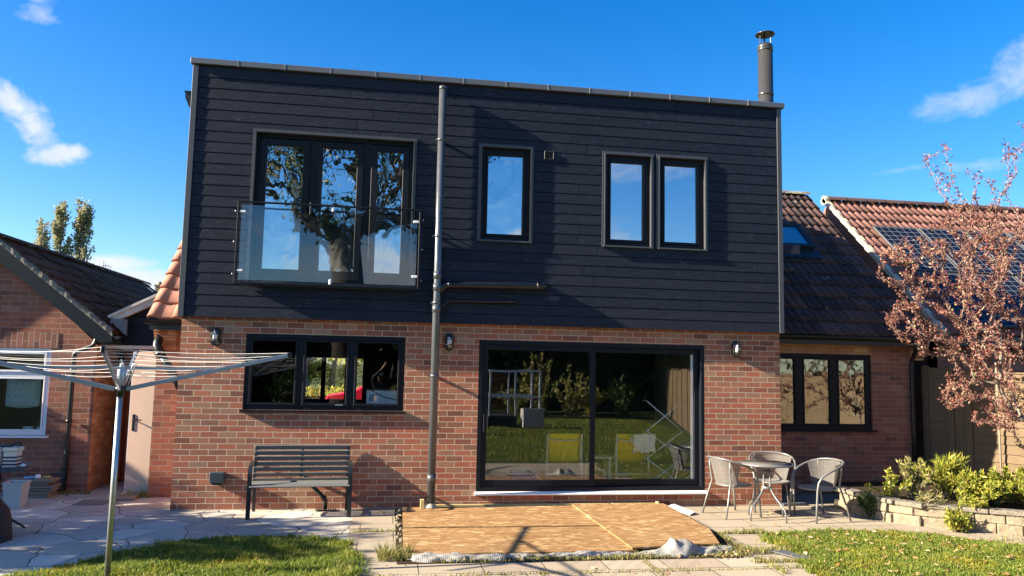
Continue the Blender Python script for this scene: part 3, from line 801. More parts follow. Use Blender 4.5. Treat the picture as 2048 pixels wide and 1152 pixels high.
def trim_ring(H, mat, prot=.034, w=.05, bottom=True):
    m = MB(); x0, x1, z0, z1 = H; yo = CY - prot; t = .014
    # thin angle trim standing proud round the opening, with deep reveals
    m.box(x0 - .0, x0 + t, yo, .0, z0, z1); m.box(x1 - t, x1, yo, .0, z0, z1); m.box(x0 + t, x1 - t, yo, .0, z1 - t, z1)
    if bottom: m.box(x0 - .012, x1 + .012, yo - .01, .0, z0 - .022, z0 - .001)
    m.box(x0 - w + .02, x0 - .001, CY - .016, CY - .005, z0 - .02, z1 + w - .02); m.box(x1 + .001, x1 + w - .02, CY - .016, CY - .005, z0 - .02, z1 + w - .02)
    m.box(x0 - .001, x1 + .001, CY - .016, CY - .005, z1 + .001, z1 + w - .02)
    return m


def upper_window(H, panes_mat, back, blindmat):
    x0, x1, z0, z1 = H; t = .014
    fr = MB(); ring(fr, x0 + t, x1 - t, z0, z1 - t, .062, -.045, .03); ring(fr, x0 + t + .062, x1 - t - .062, z0 + .062, z1 - t - .062, .035, -.060, .02)
    w = fr.build('window', M['frame'], house)
    p = MB(); p.box(x0 + .105, x1 - .105, -.022, -.016, z0 + .092, z1 - .106); p.build('pane', panes_mat, w)
    tr = trim_ring(H, None); tr.build('window_trim', M['trim_grey'], w)
    b = MB(); b.box(x0 + .02, x1 - .02, back, back + .008, z0 + .02, z1 - .02); b.build('blind', blindmat, w)
    return w


upper_window(WA, M['glass_wavy'], .04, M['frost'])
upper_window(WB, M['glass_up'], .12, M['blind'])
upper_window(WC, M['glass_up'], .12, M['blind'])
# french window: three leaves
fr = MB(); x0, x1, z0, z1 = FW; t = .014
ring(fr, x0 + t, x1 - t, z0, z1 - t, .05, -.03, .05)
leaves = [(.872, 1.515), (1.60, 2.225), (2.33, 2.84)]
fr.box(1.515, 1.60, -.032, .05, z0 + .05, z1 - .064, .003); fr.box(2.225, 2.33, -.032, .05, z0 + .05, z1 - .064, .003)
for a, b in leaves: ring(fr, a, b, z0 + .055, z1 - .075, .085, -.045, .03, .12)
fwin = fr.build('french_window', M['frame'], house)
for a, b in leaves:
    p = MB(); p.box(a + .08, b - .08, -.012, -.006, z0 + .17, z1 - .155); p.build('pane', M['glass_wavy'], fwin)
trim_ring(FW, None).build('window_trim', M['trim_grey'], fwin)
m = MB(); hd = MB(); hd.box(1.545, 1.57, -.075, -.033, 3.85, 4.02, .004); hd.build('handle', M['gutter'], fwin)
for cx0, cx1 in ((2.36, 2.86), (.84, 1.02)):
    cu = MB(); n = 60
    cu.grid(lambda i, j: (cx0 + (cx1 - cx0) * i / n, .20 + .035 * math.sin(i * 1.15) + .012 * math.sin(i * 2.7 + 1), 2.6 + j * 2.3), n + 1, 2)
    cu.build('curtain', M['curtain'], fwin)
# vent grille in the cladding
m = MB(); ring(m, 4.712, 4.85, 4.795, 4.915, .012, CY - .022, CY - .004)
for k in range(4): m.bar((4.724, CY - .012, 4.815 + k * .026), (4.838, CY - .012, 4.815 + k * .026), .016, .007, (0, -.6, 1))
m.build('vent_grille', M['trim'], house)

# kitchen window
fr = MB(); x0, x1, z0, z1 = KW
ring(fr, x0 + .002, x1 - .002, z0 + .002, z1 - .002, .055, .015, .09)
fr.box(1.475, 1.545, .012, .09, z0 + .057, z1 - .057, .003); fr.box(2.14, 2.21, .012, .09, z0 + .057, z1 - .057, .003)
kp = [(.865, 1.475), (1.545, 2.14), (2.21, 2.815)]
for a, b in kp: ring(fr, a + .002, b - .002, z0 + .059, z1 - .059, .032, .004, .07)
kwin = fr.build('kitchen_window', M['frame'], house)
for a, b in kp:
    p = MB(); p.box(a + .03, b - .03, .034, .040, z0 + .088, z1 - .088); p.build('pane', M['glass_kit'], kwin)
m = MB(); m.box(x0 - .03, x1 + .03, -.045, .06, z0 - .028, z0 - .001, .004); m.build('sill', M['frame'], kwin)
m = MB(); m.box(1.98, 2.08, -.002, .006, z0 + .066, z0 + .078); m.build('handle', M['alu'], kwin)
# sliding patio door
fr = MB(); x0, x1, z0, z1 = SD
ring(fr, x0 + .002, x1 - .002, z0 + .002, z1 - .002, .055, .0, .13, .05)
d1 = (x0 + .057, 5.515); d2 = (5.43, x1 - .057)
ring(fr, d1[0], d1[1], z0 + .054, z1 - .059, .07, .018, .058, .09); ring(fr, d2[0], d2[1], z0 + .054, z1 - .059, .072, .066, .11, .09)
sdoor = fr.build('patio_door', M['frame'], house)
p = MB(); p.box(d1[0] + .068, d1[1] - .068, .034, .040, z0 + .14, z1 - .125); p.build('pane', M['glass_door'], sdoor)
p = MB(); p.box(d2[0] + .070, d2[1] - .070, .084, .090, z0 + .14, z1 - .125); p.build('pane', M['glass_door'], sdoor)
m = MB(); m.box(d1[0] + .022, d1[0] + .044, -.014, .018, 1.0, 1.24, .004); m.build('handle', M['frame'], sdoor)
m = MB(); m.prism([(x0 - .02, -.02, .17), (x0 - .02, -.075, .176), (x0 - .02, -.075, .192), (x0 - .02, -.001, .213), (x0 - .02, -.001, .17)], (x1 - x0 + .04, 0, 0)); m.build('threshold', M['white'], sdoor)
m = MB(); m.box(x1 - .166, x1 - .135, .092, .118, z0 + .14, z1 - .13); m.build('seal', M['white'], sdoor)
# air bricks
for x in (.82, 2.22, 7.63):
    m = MB(); ring(m, x, x + .215, .098, .165, .010, -.004, .004)
    for k in range(11): m.box(x + .018 + k * .018, x + .026 + k * .018, -.004, .003, .108, .155)
    m.build('air_brick', M['airbrick'], house)

# ---------------------------------------------------------------- fixed to the house
bal = thing('juliet_balcony', 'black framed glass juliet balcony across the french window', 'balcony', (1.84, -.2, 2.88))
bx0, bx1, bz0, bz1, by = .655, 3.02, 2.885, 3.965, -.21
m = MB(); m.box(bx0, bx1, by - .02, by + .02, bz1 - .022, bz1, .003); m.box(bx0 + .025, bx1 - .025, by - .018, by + .018, bz0, bz0 + .028, .003)
m.box(bx0, bx0 + .025, by - .018, by + .018, bz0, bz1 - .022, .003); m.box(bx1 - .025, bx1, by - .018, by + .018, bz0, bz1 - .022, .003)
fr_ = m.build('railing_frame', M['frame'], bal)
m = MB(); m.box(bx0 + .05, bx1 - .05, by - .005, by + .005, bz0 + .05, bz1 - .05); m.build('glass_panel', M['glass_clear'], bal)
for x in (bx0, bx1):
    for zz in (bz0 + .12, bz1 - .14, (bz0 + bz1) / 2):
        m = MB(); m.tube([(x + (.012 if x < 1 else -.012), by + .01, zz), (x + (.012 if x < 1 else -.012), CY - .005, zz)], .011, 8); m.lathe([(.0, -.03), (.014, -.026), (.014, -.016), (.0, -.016)], (x + (-.004 if x < 1 else .004), by, zz), 8, True, Vector((1, 0, 0)) if x < 1 else Vector((-1, 0, 0))); m.build('wall_bracket', M['steel'], bal)
for x, zz, hz in ((bx0 + .065, bz0 + .17, 1), (bx0 + .065, bz1 - .14, 1), (bx1 - .065, bz0 + .17, 1), (bx1 - .065, bz1 - .17, 1), (1.86, bz0 + .055, 0), (1.86, bz1 - .05, 0)):
    m = MB(); w_, h_ = (.075, .03) if hz else (.03, .075); m.box(x - w_ / 2, x + w_ / 2, by - .016, by + .016, zz - h_ / 2, zz + h_ / 2, .006); m.build('glass_clamp', M['white'], bal)
m = MB(); m.box(.74, 2.95, CY - .10, CY - .017, 2.868, 2.884); m.build('ledge', M['trim'], bal)

dp = thing('drainpipe', 'tall dark grey soil pipe running from roof to ground, two branches to the right', 'drainpipe', (3.265, -.19, 0))
px, py = 3.262, -.185
m = MB(); m.tube([(px, py, .10), (px, py, 2.9), (px - .0, py, 5.66)], .051, 20); m.lathe([(.051, 5.66), (.055, 5.66), (.055, 5.70), (.03, 5.715), (0, 5.72)], (px, py, 0), 20)
m.build('pipe', M['pipe'], dp)
for zz in (.42, 2.64, 2.93, 3.09):
    m = MB(); m.lathe([(.052, -.05), (.0585, -.05), (.0585, .05), (.052, .05)], (px, py, zz), 20); m.build('collar', M['pipe'], dp)
for zz in (1.75, 3.62, 4.95, 2.72):
    m = MB(); m.lathe([(.053, -.016), (.060, -.016), (.060, .016), (.053, .016)], (px, py, zz), 20); m.box(px - .02, px + .02, py + .05, (CY if zz > 2.46 else 0) - .004, zz - .016, zz + .016)
    m.box(px - .085, px - .055, py - .01, py + .01, zz - .014, zz + .014); m.build('bracket', M['pipe'], dp)
m = MB(); m.tube([(px + .03, py, 2.86), (px + .075, py + .0, 2.93), (px + .12, py, 2.965), (px + .22, py + .01, 2.972), (4.70, py + .01, 2.995), (4.735, py + .03, 2.997), (4.75, CY, 2.997)], [.042, .045, .045, .045, .045, .045, .045], 14)
m.lathe([(.046, -.02), (.054, -.02), (.054, .02), (.046, .02)], (px + .16, py + .005, 2.968), 14, True, Vector((1, 0, 0))); m.lathe([(.046, -.02), (.054, -.02), (.054, .02), (.046, .02)], (4.64, py + .01, 2.993), 14, True, Vector((1, 0, 0)))
m.build('branch_pipe', M['gutter'], dp)
m = MB(); m.tube([(px + .04, py + .02, 2.68), (px + .09, py + .03, 2.695), (px + .13, py + .035, 2.74), (px + .2, py + .035, 2.755), (4.30, py + .035, 2.770), (4.345, py + .05, 2.771), (4.355, CY, 2.771)], .019, 10)
m.lathe([(.019, -.015), (.025, -.015), (.025, .015), (.019, .015)], (4.27, py + .035, 2.769), 10, True, Vector((1, 0, 0))); m.build('branch_pipe', M['gutter'], dp)
m = MB(); m.lathe([(.052, 0), (.075, .0), (.065, .03), (.085, .05), (.06, .09), (.051, .1)], (px, py, .0), 14, False); m.build('drain_collar', M['sealant'], dp)


def wall_lamp(x, z, label):
    t_ = thing('wall_lamp', label, 'wall lamp', (x, -.03, z), 'bulkhead lamps on the brick wall')
    def oval(rw, rh, n=28):
        pts = []
        for i in range(n):
            a = 2 * math.pi * i / n; pts.append((rw * math.cos(a), (rh - rw) * (1 if math.sin(a) > 0 else -1) * (abs(math.sin(a)) > 1e-6) + rw * math.sin(a)))
        return pts
    o = oval(.058, .118); m = MB(); n = len(o)
    prof = [(1.0, 0), (1.0, -.035), (.93, -.045), (.86, -.045), (.86, -.028)]
    m.grid(lambda i, j: (x + o[i][0] * prof[j][0], prof[j][1] - .002, z + o[i][1] * prof[j][0]), n, len(prof), True, True)
    m.face([(x + p[0] * .86, -.024, z + p[1] * .86) for p in o])
    for sx in (-1, 1):
        for sz in (-1, 1): m.box(x + sx * .068 - .011, x + sx * .068 + .011, -.022, -.002, z + sz * .062 - .008, z + sz * .062 + .008)
    m.build('lamp_body', M['gutter'], t_)
    g_ = MB(); pr = [(.84, -.045), (.80, -.062), (.62, -.082), (.3, -.092), (0.02, -.094)]
    g_.grid(lambda i, j: (x + o[i][0] * pr[j][0], pr[j][1], z + o[i][1] * pr[j][0]), n, len(pr), True, True); g_.build('glass_cover', M['glass_lamp'], t_)
    b_ = MB(); b_.lathe([(0, -.05), (.018, -.045), (.026, -.02), (.022, .012), (.012, .035), (.012, .06), (0, .06)], (x, -.055, z), 12); b_.build('bulb', M['white'], t_)
    c_ = MB(); arc = [(-.055, -.05), (-.045, -.075), (-.02, -.095), (.02, -.095), (.045, -.075), (.055, -.05)]
    for dz in (-.036, .036): c_.tube([(x + a, b, z + dz) for a, b in arc], .0045, 6)
    c_.tube([(x, -.05, z - .115), (x, -.078, z - .095), (x, -.098, z - .05), (x, -.098, z + .05), (x, -.078, z + .095), (x, -.05, z + .115)], .0045, 6)
    c_.build('cage', M['gutter'], t_)


wall_lamp(.43, 2.20, 'oval black caged lamp on the brick wall left of the kitchen window')
wall_lamp(3.455, 2.205, 'oval black caged lamp on the brick between drainpipe and patio door')
wall_lamp(7.585, 2.20, 'oval black caged lamp on the brick right of the patio door')
so = MB(); so.box(.465, .65, -.085, -.0015, .345, .485, .012); bx_ = thing('outdoor_socket', 'dark grey weatherproof socket box low on the brick wall left of the bench', 'socket', (.557, 0, .415))
so.build('box', simple('grey_blue_box', (.035, .05, .06), .35, var=.05), bx_); m = MB(); m.box(.50, .62, -.075, -.01, .322, .343, .004); m.build('cable_entry', M['gutter'], bx_)
fl = thing('flue_pipe', 'dark steel flue pipe with rain cap standing up behind the flat roof corner', 'flue', (8.70, 1.15, 2.8))
fx, fy = 8.70, 1.15
m = MB(); m.tube([(fx, fy, 2.72), (fx, fy, 7.25)], .122, 28); m.lathe([(.122, 7.25), (.128, 7.25), (.128, 7.30), (.105, 7.34), (.085, 7.34)], (fx, fy, 0), 28)
m.build('flue_body', M['flue'], fl)
for zz in (6.47, 7.24):
    m = MB(); m.lathe([(.123, -.02), (.130, -.018), (.130, .018), (.123, .02)], (fx, fy, zz), 28); m.build('band', M['flue'], fl)
m = MB(); m.lathe([(.0, 7.538), (.05, 7.537), (.155, 7.522), (.158, 7.508), (.10, 7.516), (0, 7.522)], (fx, fy, 0), 28)
for a in (-.9, 1.2, 3.3): m.bar((fx + .10 * math.cos(a), fy + .10 * math.sin(a), 7.30), (fx + .10 * math.cos(a), fy + .10 * math.sin(a), 7.53), .028, .004, (math.cos(a), math.sin(a), 0))
m.build('rain_cap', M['flue'], fl)
wp = thing('waste_pipe', 'short black waste pipe slanting from the wall to the gully behind the bench', 'pipe', (1.75, -.05, .1))
m = MB(); m.tube([(1.63, .0, .415), (1.63, -.06, .415), (1.645, -.085, .40), (1.70, -.085, .35), (1.88, -.085, .175), (1.915, -.085, .13), (1.915, -.085, .02)], .026, 12)
m.lathe([(.027, -.025), (.034, -.025), (.034, .025), (.027, .025)], (1.665, -.085, .383), 12, True, Vector((1, 0, -.97))); m.lathe([(.027, -.025), (.034, -.025), (.034, .025), (.027, .025)], (1.89, -.085, .163), 12, True, Vector((1, 0, -.97))); m.build('pipe', M['gutter'], wp)
m = MB(); ring_ = [(1.80 + .03 * k, 0) for k in range(9)]
for k in range(9): m.box(1.80 + .03 * k, 1.812 + .03 * k, -.16, -.02, .006, .022)
m.build('gully_grate', M['gutter'], wp)

# ---------------------------------------------------------------- right wing of the old house
wing = thing('house_wing', 'single storey brick wing with dark pantile roof in the shade of the extension', 'house', (9.8, 3, 0))
WW = (8.40, 10.39, .985, 2.19)
m = MB(); wall_grid(m, 8.27, 11.13, -.05, 2.36, [WW], 1.0, 1.28)
m.face([(11.13, 1.0, -.05), (11.13, 7.6, -.05), (11.13, 7.6, 2.36), (11.13, 1.0, 2.36)]); m.face([(11.13, 1.0, 2.36), (11.13, 7.6, 2.36), (11.13, 4.3, 5.45)])
m.build('brick_wall', M['brick_old'], wing)
m = MB(); m.box(8.27, 10.39, .992, .9985, 2.19, 2.34); m.build('soldier_course', M['brick_side'], wing)
fr = MB(); x0, x1, z0, z1 = WW; ring(fr, x0 + .002, x1 - .002, z0 + .002, z1 - .002, .06, 1.03, 1.11)
bars = [(8.46, 9.09), (9.20, 9.70), (9.80, 10.33)]
fr.box(9.09, 9.20, 1.027, 1.11, z0 + .062, z1 - .062, .003); fr.box(9.70, 9.80, 1.027, 1.11, z0 + .062, z1 - .062, .003)
for a, b in bars: ring(fr, a + .002, b - .002, z0 + .064, z1 - .064, .028, 1.018, 1.09)
ww = fr.build('window', M['frame'], wing)
for a, b in bars:
    p = MB(); p.box(a + .025, b - .025, 1.05, 1.056, z0 + .09, z1 - .09); p.build('pane', M['glass_wing'], ww)
m = MB(); m.box(x0, x1 + .06, .945, 1.04, z0 - .028, z0 - .001, .003); m.build('sill', M['frame'], ww)
m = MB(); m.box(8.45, 10.34, 1.2, 1.21, 1.92, 2.15); m.build('blind', M['cream'], ww)
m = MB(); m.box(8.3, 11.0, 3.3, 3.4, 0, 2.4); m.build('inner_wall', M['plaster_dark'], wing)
ROOF_O, k_ = Vector((8.25, .74, 2.47)), math.atan2(5.6 - 2.47, 4.32 - .75); RS = Vector((0, math.cos(k_), math.sin(k_)))
sl = math.hypot(5.6 - 2.47, 4.32 - .75)
m = MB(); roof_tiles(m, ROOF_O, (1, 0, 0), RS, 3.0, sl, .30, .345, .030, 2, random.Random(4))
rf = m.build('roof', M['tile_brown'], wing)
m = MB(); m.prism([(8.25, .76, 2.44), (8.25, 4.32, 5.56), (8.25, 7.9, 2.44)], (2.98, 0, 0)); m.build('roof_deck', M['black'], rf)
m = MB(); rr = random.Random(8)
for k in range(7):
    xx = 8.25 + k * .43; m.grid(lambda i, j: (xx + .012 + (.43 - .01) * j, 4.33 + .13 * math.cos(math.pi * i / 8), 5.59 + .075 * math.sin(math.pi * i / 8) + .006 * j), 9, 2)
m.build('ridge', M['ridge_moss'], rf)
# rooflight
N_ = Vector((0, -math.sin(k_), math.cos(k_)))
def rp(x, s_, n): return Vector((x, ROOF_O.y, ROOF_O.z)) + RS * s_ + N_ * n
s0, s1 = 2.46, 3.28
skl = MB()
for (xa, xb, sa, sb) in ((9.25, 9.32, s0, s1), (10.28, 10.35, s0, s1), (9.32, 10.28, s0, s0 + .08), (9.32, 10.28, s1 - .08, s1)):
    skl.bbox((rp((xa + xb) / 2, (sa + sb) / 2, .085)), Vector((1, 0, 0)), RS, N_, xb - xa, sb - sa, .12, .004)
rl = skl.build('rooflight', M['trim'], wing)
m = MB(); m.bbox(rp(9.8, (s0 + s1) / 2, .115), Vector((1, 0, 0)), RS, N_, .97, s1 - s0 - .15, .012); m.build('pane', M['glass_sky'], rl)
m = MB(); m.bbox(rp(9.8, (s0 + s1) / 2, .085), Vector((1, 0, 0)), RS, N_, .95, s1 - s0 - .17, .008); m.build('blind', simple('sky_reflection_backing', (.34, .40, .46), .8, var=.05), rl)  # pale backing box added in place of sky reflected in the pane
m = MB(); m.bbox(rp(9.85, s0 - .13, .052), Vector((1, 0, 0)), RS, N_, 1.12, .26, .01); m.build('flashing', M['trim'], rl)
# eaves
m = MB(); m.box(8.285, 11.1, .80, .82, 2.335, 2.46); m.box(8.285, 11.1, .82, .998, 2.362, 2.38); fa = m.build('fascia', M['gutter'], wing)
m = MB()
def gut(i, j):
    a = math.pi * (i / 8); return (8.30 + 2.83 * j, .745 - .055 * math.cos(a), 2.462 - .055 * math.sin(a))
m.grid(gut, 9, 2); m.tube([(8.30, .69, 2.462), (11.13, .69, 2.462)], .006, 6)
for x in (9.0, 10.0, 11.05): m.tube([(x, .745 - .060 * math.cos(math.pi * i / 8), 2.462 - .060 * math.sin(math.pi * i / 8)) for i in range(9)], .008, 6)
m.build('gutter', M['gutter'], wing)
m = MB(); m.tube([(11.02, .745, 2.40), (11.02, .745, 2.34), (11.04, .80, 2.24), (11.07, .93, 2.13), (11.07, .945, 2.05), (11.07, .945, 1.0), (11.07, .945, .02)], .034, 12)
for zz in (1.9, 1.15, .5): m.lathe([(.035, -.02), (.043, -.02), (.043, .02), (.035, .02)], (11.07, .945, zz), 12)
m.build('downpipe', M['gutter'], wing)
m = MB()
for k in range(5):
    pr_ = .05 + .035 * k; m.box(11.08, 11.30, 1.0 - pr_, 1.25, 2.12 + k * .055, 2.166 + k * .055)
m.build('brick_corbel', M['brick_side'], wing)
m = MB(); m.prism([(11.235, .76, 2.47), (11.235, 4.32, 5.60), (11.235, 4.32, 5.50), (11.235, .76, 2.37)], (.03, 0, 0)); m.build('verge', M['ridge_moss'], wing)
# the same old house left of the extension: brick pier and terracotta eave
pier = thing('old_house_corner', 'sliver of older orange brick wall under terracotta tiles left of the extension', 'house', (-.3, 1.2, 0))
m = MB(); wall_grid(m, -.56, .0, -.05, 2.34, [], 1.0, 1.25); m.face([(-.56, 1.0, -.05), (-.56, 1.0, 2.34), (-.56, 6, 2.34), (-.56, 6, -.05)]); m.build('brick_wall', M['brick_old'], pier)
m = MB()
for k in range(8):
    pr_ = .012 + .012 * k; m.box(-.58 - .003 * k, -.30, 1.0 - pr_, 1.2, 2.03 + k * .042, 2.066 + k * .042)
m.build('corbel', M['brick_side'], pier)
m = MB(); roof_tiles(m, (-.64, .72, 2.44), (1, 0, 0), RS, .62, 3.6, .31, .345, .035, 1, random.Random(2), .035, npr=9); m.build('roof', M['tile_terra'], pier)
m = MB(); m.box(-.62, -.01, .79, .81, 2.30, 2.42); m.box(-.60, -.01, .81, .998, 2.345, 2.36)
m.grid(lambda i, j: (-.66 + .63 * j, .735 - .055 * math.cos(math.pi * i / 8), 2.43 - .055 * math.sin(math.pi * i / 8)), 9, 2)
m.tube([(-.10, .735, 2.38), (-.10, .735, 2.33), (-.07, .75, 2.26), (-.03, .78, 2.20)], .03, 10); m.build('gutter', M['gutter'], pier)
sp = thing('soil_pipe', 'black soil pipe elbow leaning out of the old brick beside the passage door', 'pipe', (-.4, .9, 1.8))
m = MB(); m.tube([(-.53, 1.0, 2.20), (-.53, .93, 2.14), (-.525, .88, 2.08), (-.49, .87, 2.0), (-.46, .87, 1.95)], .062, 14); m.lathe([(.063, -.03), (.075, -.03), (.075, .03), (.063, .03)], (-.475, .87, 1.975), 14, True, Vector((.45, 0, -1)))
m.tube([(-.46, .87, 1.95), (-.36, .87, 1.80), (-.24, .87, 1.62), (-.19, .87, 1.50)], .052, 14); m.build('pipe', M['gutter'], sp)
hop = thing('rain_hopper', 'small black rainwater hopper on the far left side of the boarded upper storey', 'hopper', (-.12, .3, 5.4))
m = MB(); m.prism([(-.19, .2, 5.50), (-.185, .2, 5.42), (-.13, .2, 5.30), (-.035, .2, 5.28), (-.035, .2, 5.50)], (0, .16, 0)); m.box(-.20, -.035, .19, .37, 5.50, 5.515); m.build('hopper_box', M['gutter'], hop)

# ---------------------------------------------------------------- left bungalow
bun = thing('bungalow', 'small brick bungalow with mossy tiled roof and navy bargeboard at the left edge', 'house', (-2.9, 3, 0))
BW = (-3.6, -2.10, .79, 2.02)
def gz(x): return 3.42 - abs(x + 2.92) * (3.42 - 2.10) / 1.42
m = MB(); wall_grid(m, -4.34, -1.50, -.05, 2.09, [BW], 1.45, 1.72)
m.prism([(-4.34, 1.45, 2.09), (-1.50, 1.45, 2.09), (-2.92, 1.45, 3.41)], (0, .27, 0))
m.face([(-4.34, 1.72, -.05), (-4.34, 8, -.05), (-4.34, 8, 2.09), (-4.34, 1.72, 2.09)][::-1]); m.face([(-4.34, 8, -.05), (-1.5, 8, -.05), (-1.5, 8, 2.09), (-4.34, 8, 2.09)][::-1])
m.build('brick_wall', M['brick_old'], bun)
m = MB(); m.box(-1.503, -1.4965, 1.4525, 2.35, -.05, 2.09); m.box(-1.75, -1.497, 2.35, 8, -.05, 2.09); m.build('side_wall', M['brick_side'], bun)
m = MB(); m.box(-3.6, -2.02, 1.4445, 1.4485, 2.02, 2.245); m.build('soldier_course', M['soldier'], bun)
fr = MB(); ring(fr, BW[0], BW[1] - .002, BW[2] + .002, BW[3] - .002, .055, 1.47, 1.55); fr.box(BW[0] + .055, BW[1] - .057, 1.465, 1.55, 1.60, 1.67, .004)
ring(fr, BW[0] + .057, BW[1] - .06, 1.672, BW[3] - .059, .03, 1.455, 1.52); ring(fr, BW[0] + .057, BW[1] - .06, BW[2] + .059, 1.598, .022, 1.462, 1.52)
bw = fr.build('window', M['white'], bun)
m = MB(); m.box(BW[0] + .08, BW[1] - .08, 1.50, 1.506, 1.70, BW[3] - .08); m.build('pane', M['glass_dim'], bw)
m = MB(); m.box(BW[0] + .075, BW[1] - .075, 1.50, 1.506, BW[2] + .075, 1.58); m.build('pane', M['glass_dim'], bw)
m = MB(); m.box(BW[0], BW[1] + .05, 1.385, 1.49, BW[2] - .032, BW[2] - .001, .006); m.build('sill', M['white'], bw)
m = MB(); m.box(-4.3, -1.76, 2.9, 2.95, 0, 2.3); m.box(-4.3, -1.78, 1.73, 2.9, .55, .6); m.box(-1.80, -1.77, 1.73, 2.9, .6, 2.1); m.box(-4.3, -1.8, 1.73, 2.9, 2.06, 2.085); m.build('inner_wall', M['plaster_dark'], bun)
bs = Vector((-(1.70), 0, 1.36)).normalized(); slb = math.hypot(1.70, 1.36)
m = MB(); O_ = Vector((-1.235, 1.34, 2.235)); roof_tiles(m, O_, (0, 1, 0), bs, 7.0, slb, .30, .26, .012, 2, random.Random(5), .022, .009, npr=4)
brf = m.build('roof', M['tile_moss'], bun)
O2 = Vector((-4.635, 1.34, 2.235)); m = MB(); roof_tiles(m, O2, (0, 1, 0), Vector((-bs.x, 0, bs.z)), 7.0, slb, .6, .26, .012, 2, random.Random(5), .022, .009, npr=3); m.build('roof', M['tile_moss'], bun)
m = MB()
for k in range(16): m.grid(lambda i, j: (-2.935 + .11 * math.cos(math.pi * i / 8), 1.33 + .44 * k + .43 * j, 3.585 + .07 * math.sin(math.pi * i / 8)), 9, 2)
m.build('ridge', M['tile_moss'], brf)
m = MB(); m.prism([(-1.24, 1.73, 2.20), (-2.935, 1.73, 3.56), (-4.63, 1.73, 2.20)], (0, 6.5, 0))
for sg in (1, -1): m.prism([(-2.935, 1.375, 3.555), (-2.935 + sg * 1.69, 1.375, 2.205), (-2.935 + sg * 1.69, 1.375, 2.18), (-2.935, 1.375, 3.53)], (0, .35, 0)); m.build('roof_deck', M['black'], brf)
for sgn in (1, -1):
    a = Vector((-2.935, 0, 3.555)); b = Vector((-1.27, 0, 2.225)); b.x = -2.935 + sgn * (b.x + 2.935); dn = Vector((0, 0, -.245))
    m = MB(); m.prism([(a.x, 1.345, a.z), (b.x, 1.345, b.z), (b.x, 1.345, b.z - .10), (b.x - sgn * .17, 1.345, b.z - .115), (a.x, 1.345, a.z - .25)], (0, .025, 0)); m.build('bargeboard', M['barge'], bun)
    m = MB(); n_ = 60; r_ = random.Random(6 + sgn); js = [(r_.uniform(-.012, .012), r_.uniform(-.012, .012)) for _ in range(n_ + 1)]
    m.grid(lambda i, j: (a.x + (b.x - a.x) * i / n_, (1.33, 1.33, 1.42, 1.42)[j] + js[i][1] * .4, a.z + (b.z - a.z) * i / n_ + (-.012, .066, .070, -.005)[j] + (js[i][0] if j in (1, 2) else 0)), n_ + 1, 4); m.build('mortar_bed', M['mortar_moss'], bun)
m = MB(); m.grid(lambda i, j: (-1.205 - .05 * math.cos(math.pi * i / 8), 1.33 + 6 * j, 2.215 - .05 * math.sin(math.pi * i / 8)), 9, 2); m.prism([(-1.255, 1.33, 2.215), (-1.155, 1.33, 2.215), (-1.17, 1.33, 2.18), (-1.205, 1.33, 2.165), (-1.24, 1.33, 2.18)], (0, .006, 0))
m.box(-1.28, -1.262, 1.38, 7, 2.09, 2.21); m.box(-1.50, -1.282, 1.46, 7, 2.092, 2.105); m.build('gutter', M['gutter'], bun)
m = MB(); m.tube([(-1.30, 1.40, 2.20), (-1.505, 1.40, 2.17), (-1.52, 1.40, 2.10), (-1.55, 1.40, 2.06), (-1.75, 1.395, 1.975), (-1.775, 1.395, 1.94), (-1.78, 1.395, 1.88), (-1.78, 1.395, .9), (-1.78, 1.395, .06), (-1.83, 1.38, .03)], .033, 12)
for zz in (1.72, 1.0, .35): m.lathe([(.034, -.02), (.042, -.02), (.042, .02), (.034, .02)], (-1.78, 1.395, zz), 12)
m.build('downpipe', M['gutter'], bun)
# things on the bungalow's window board
cu = thing('cushion', 'pale teal cushion with dark dots behind the bungalow window', 'cushion', (-2.55, 1.9, 1.3))
m = MB(); n_ = 14
def cush(sgn):
    return lambda i, j: (-2.80 + .46 * (i / n_) , 1.78 + sgn * .06 * (math.sin(math.pi * i / n_) * math.sin(math.pi * j / n_)) ** .5, 1.18 + .40 * j / n_ - .03 * math.sin(math.pi * i / n_))
m.grid(cush(-1), n_ + 1, n_ + 1); m.grid(cush(1), n_ + 1, n_ + 1)
m.build('cover', M['teal'], cu)
m = MB(); r_ = random.Random(9)
for i in range(5):
    for j in range(4): m.lathe([(0, 0), (.008, 0), (.008, .003), (0, .003)], (-2.76 + i * .09 + (j % 2) * .03, 1.718, 1.23 + j * .09), 6, False, Vector((0, -1, 0)))
m.build('dot', M['navy'], cu)
for i, (x, col, hasplant, lab) in enumerate(((-2.40, 'tub', False, 'small white square pot on the bungalow window board'), (-2.22, 'teal', True, 'pale green pot with spiky plant on the bungalow window board'))):
    pt = thing('plant_pot', lab, 'plant pot', (x, 1.6, .60)); m = MB(); m.lathe([(0, .62), (.05, .62), (.062, .72), (.066, .90), (.058, .90), (.05, .86), (0, .86)], (x, 1.62, 0), 16); m.build('pot', M[col], pt)
    if hasplant:
        m = MB(); r_ = random.Random(2)
        for k in range(16): leaf(m, Vector((x, 1.62, .86)), Vector((r_.uniform(-.6, .6), r_.uniform(-.4, .4), 1)), Vector((0, -1, .2)), r_.uniform(.12, .24), .025)
        m.build('leaves', M['leaf_dark'], pt)
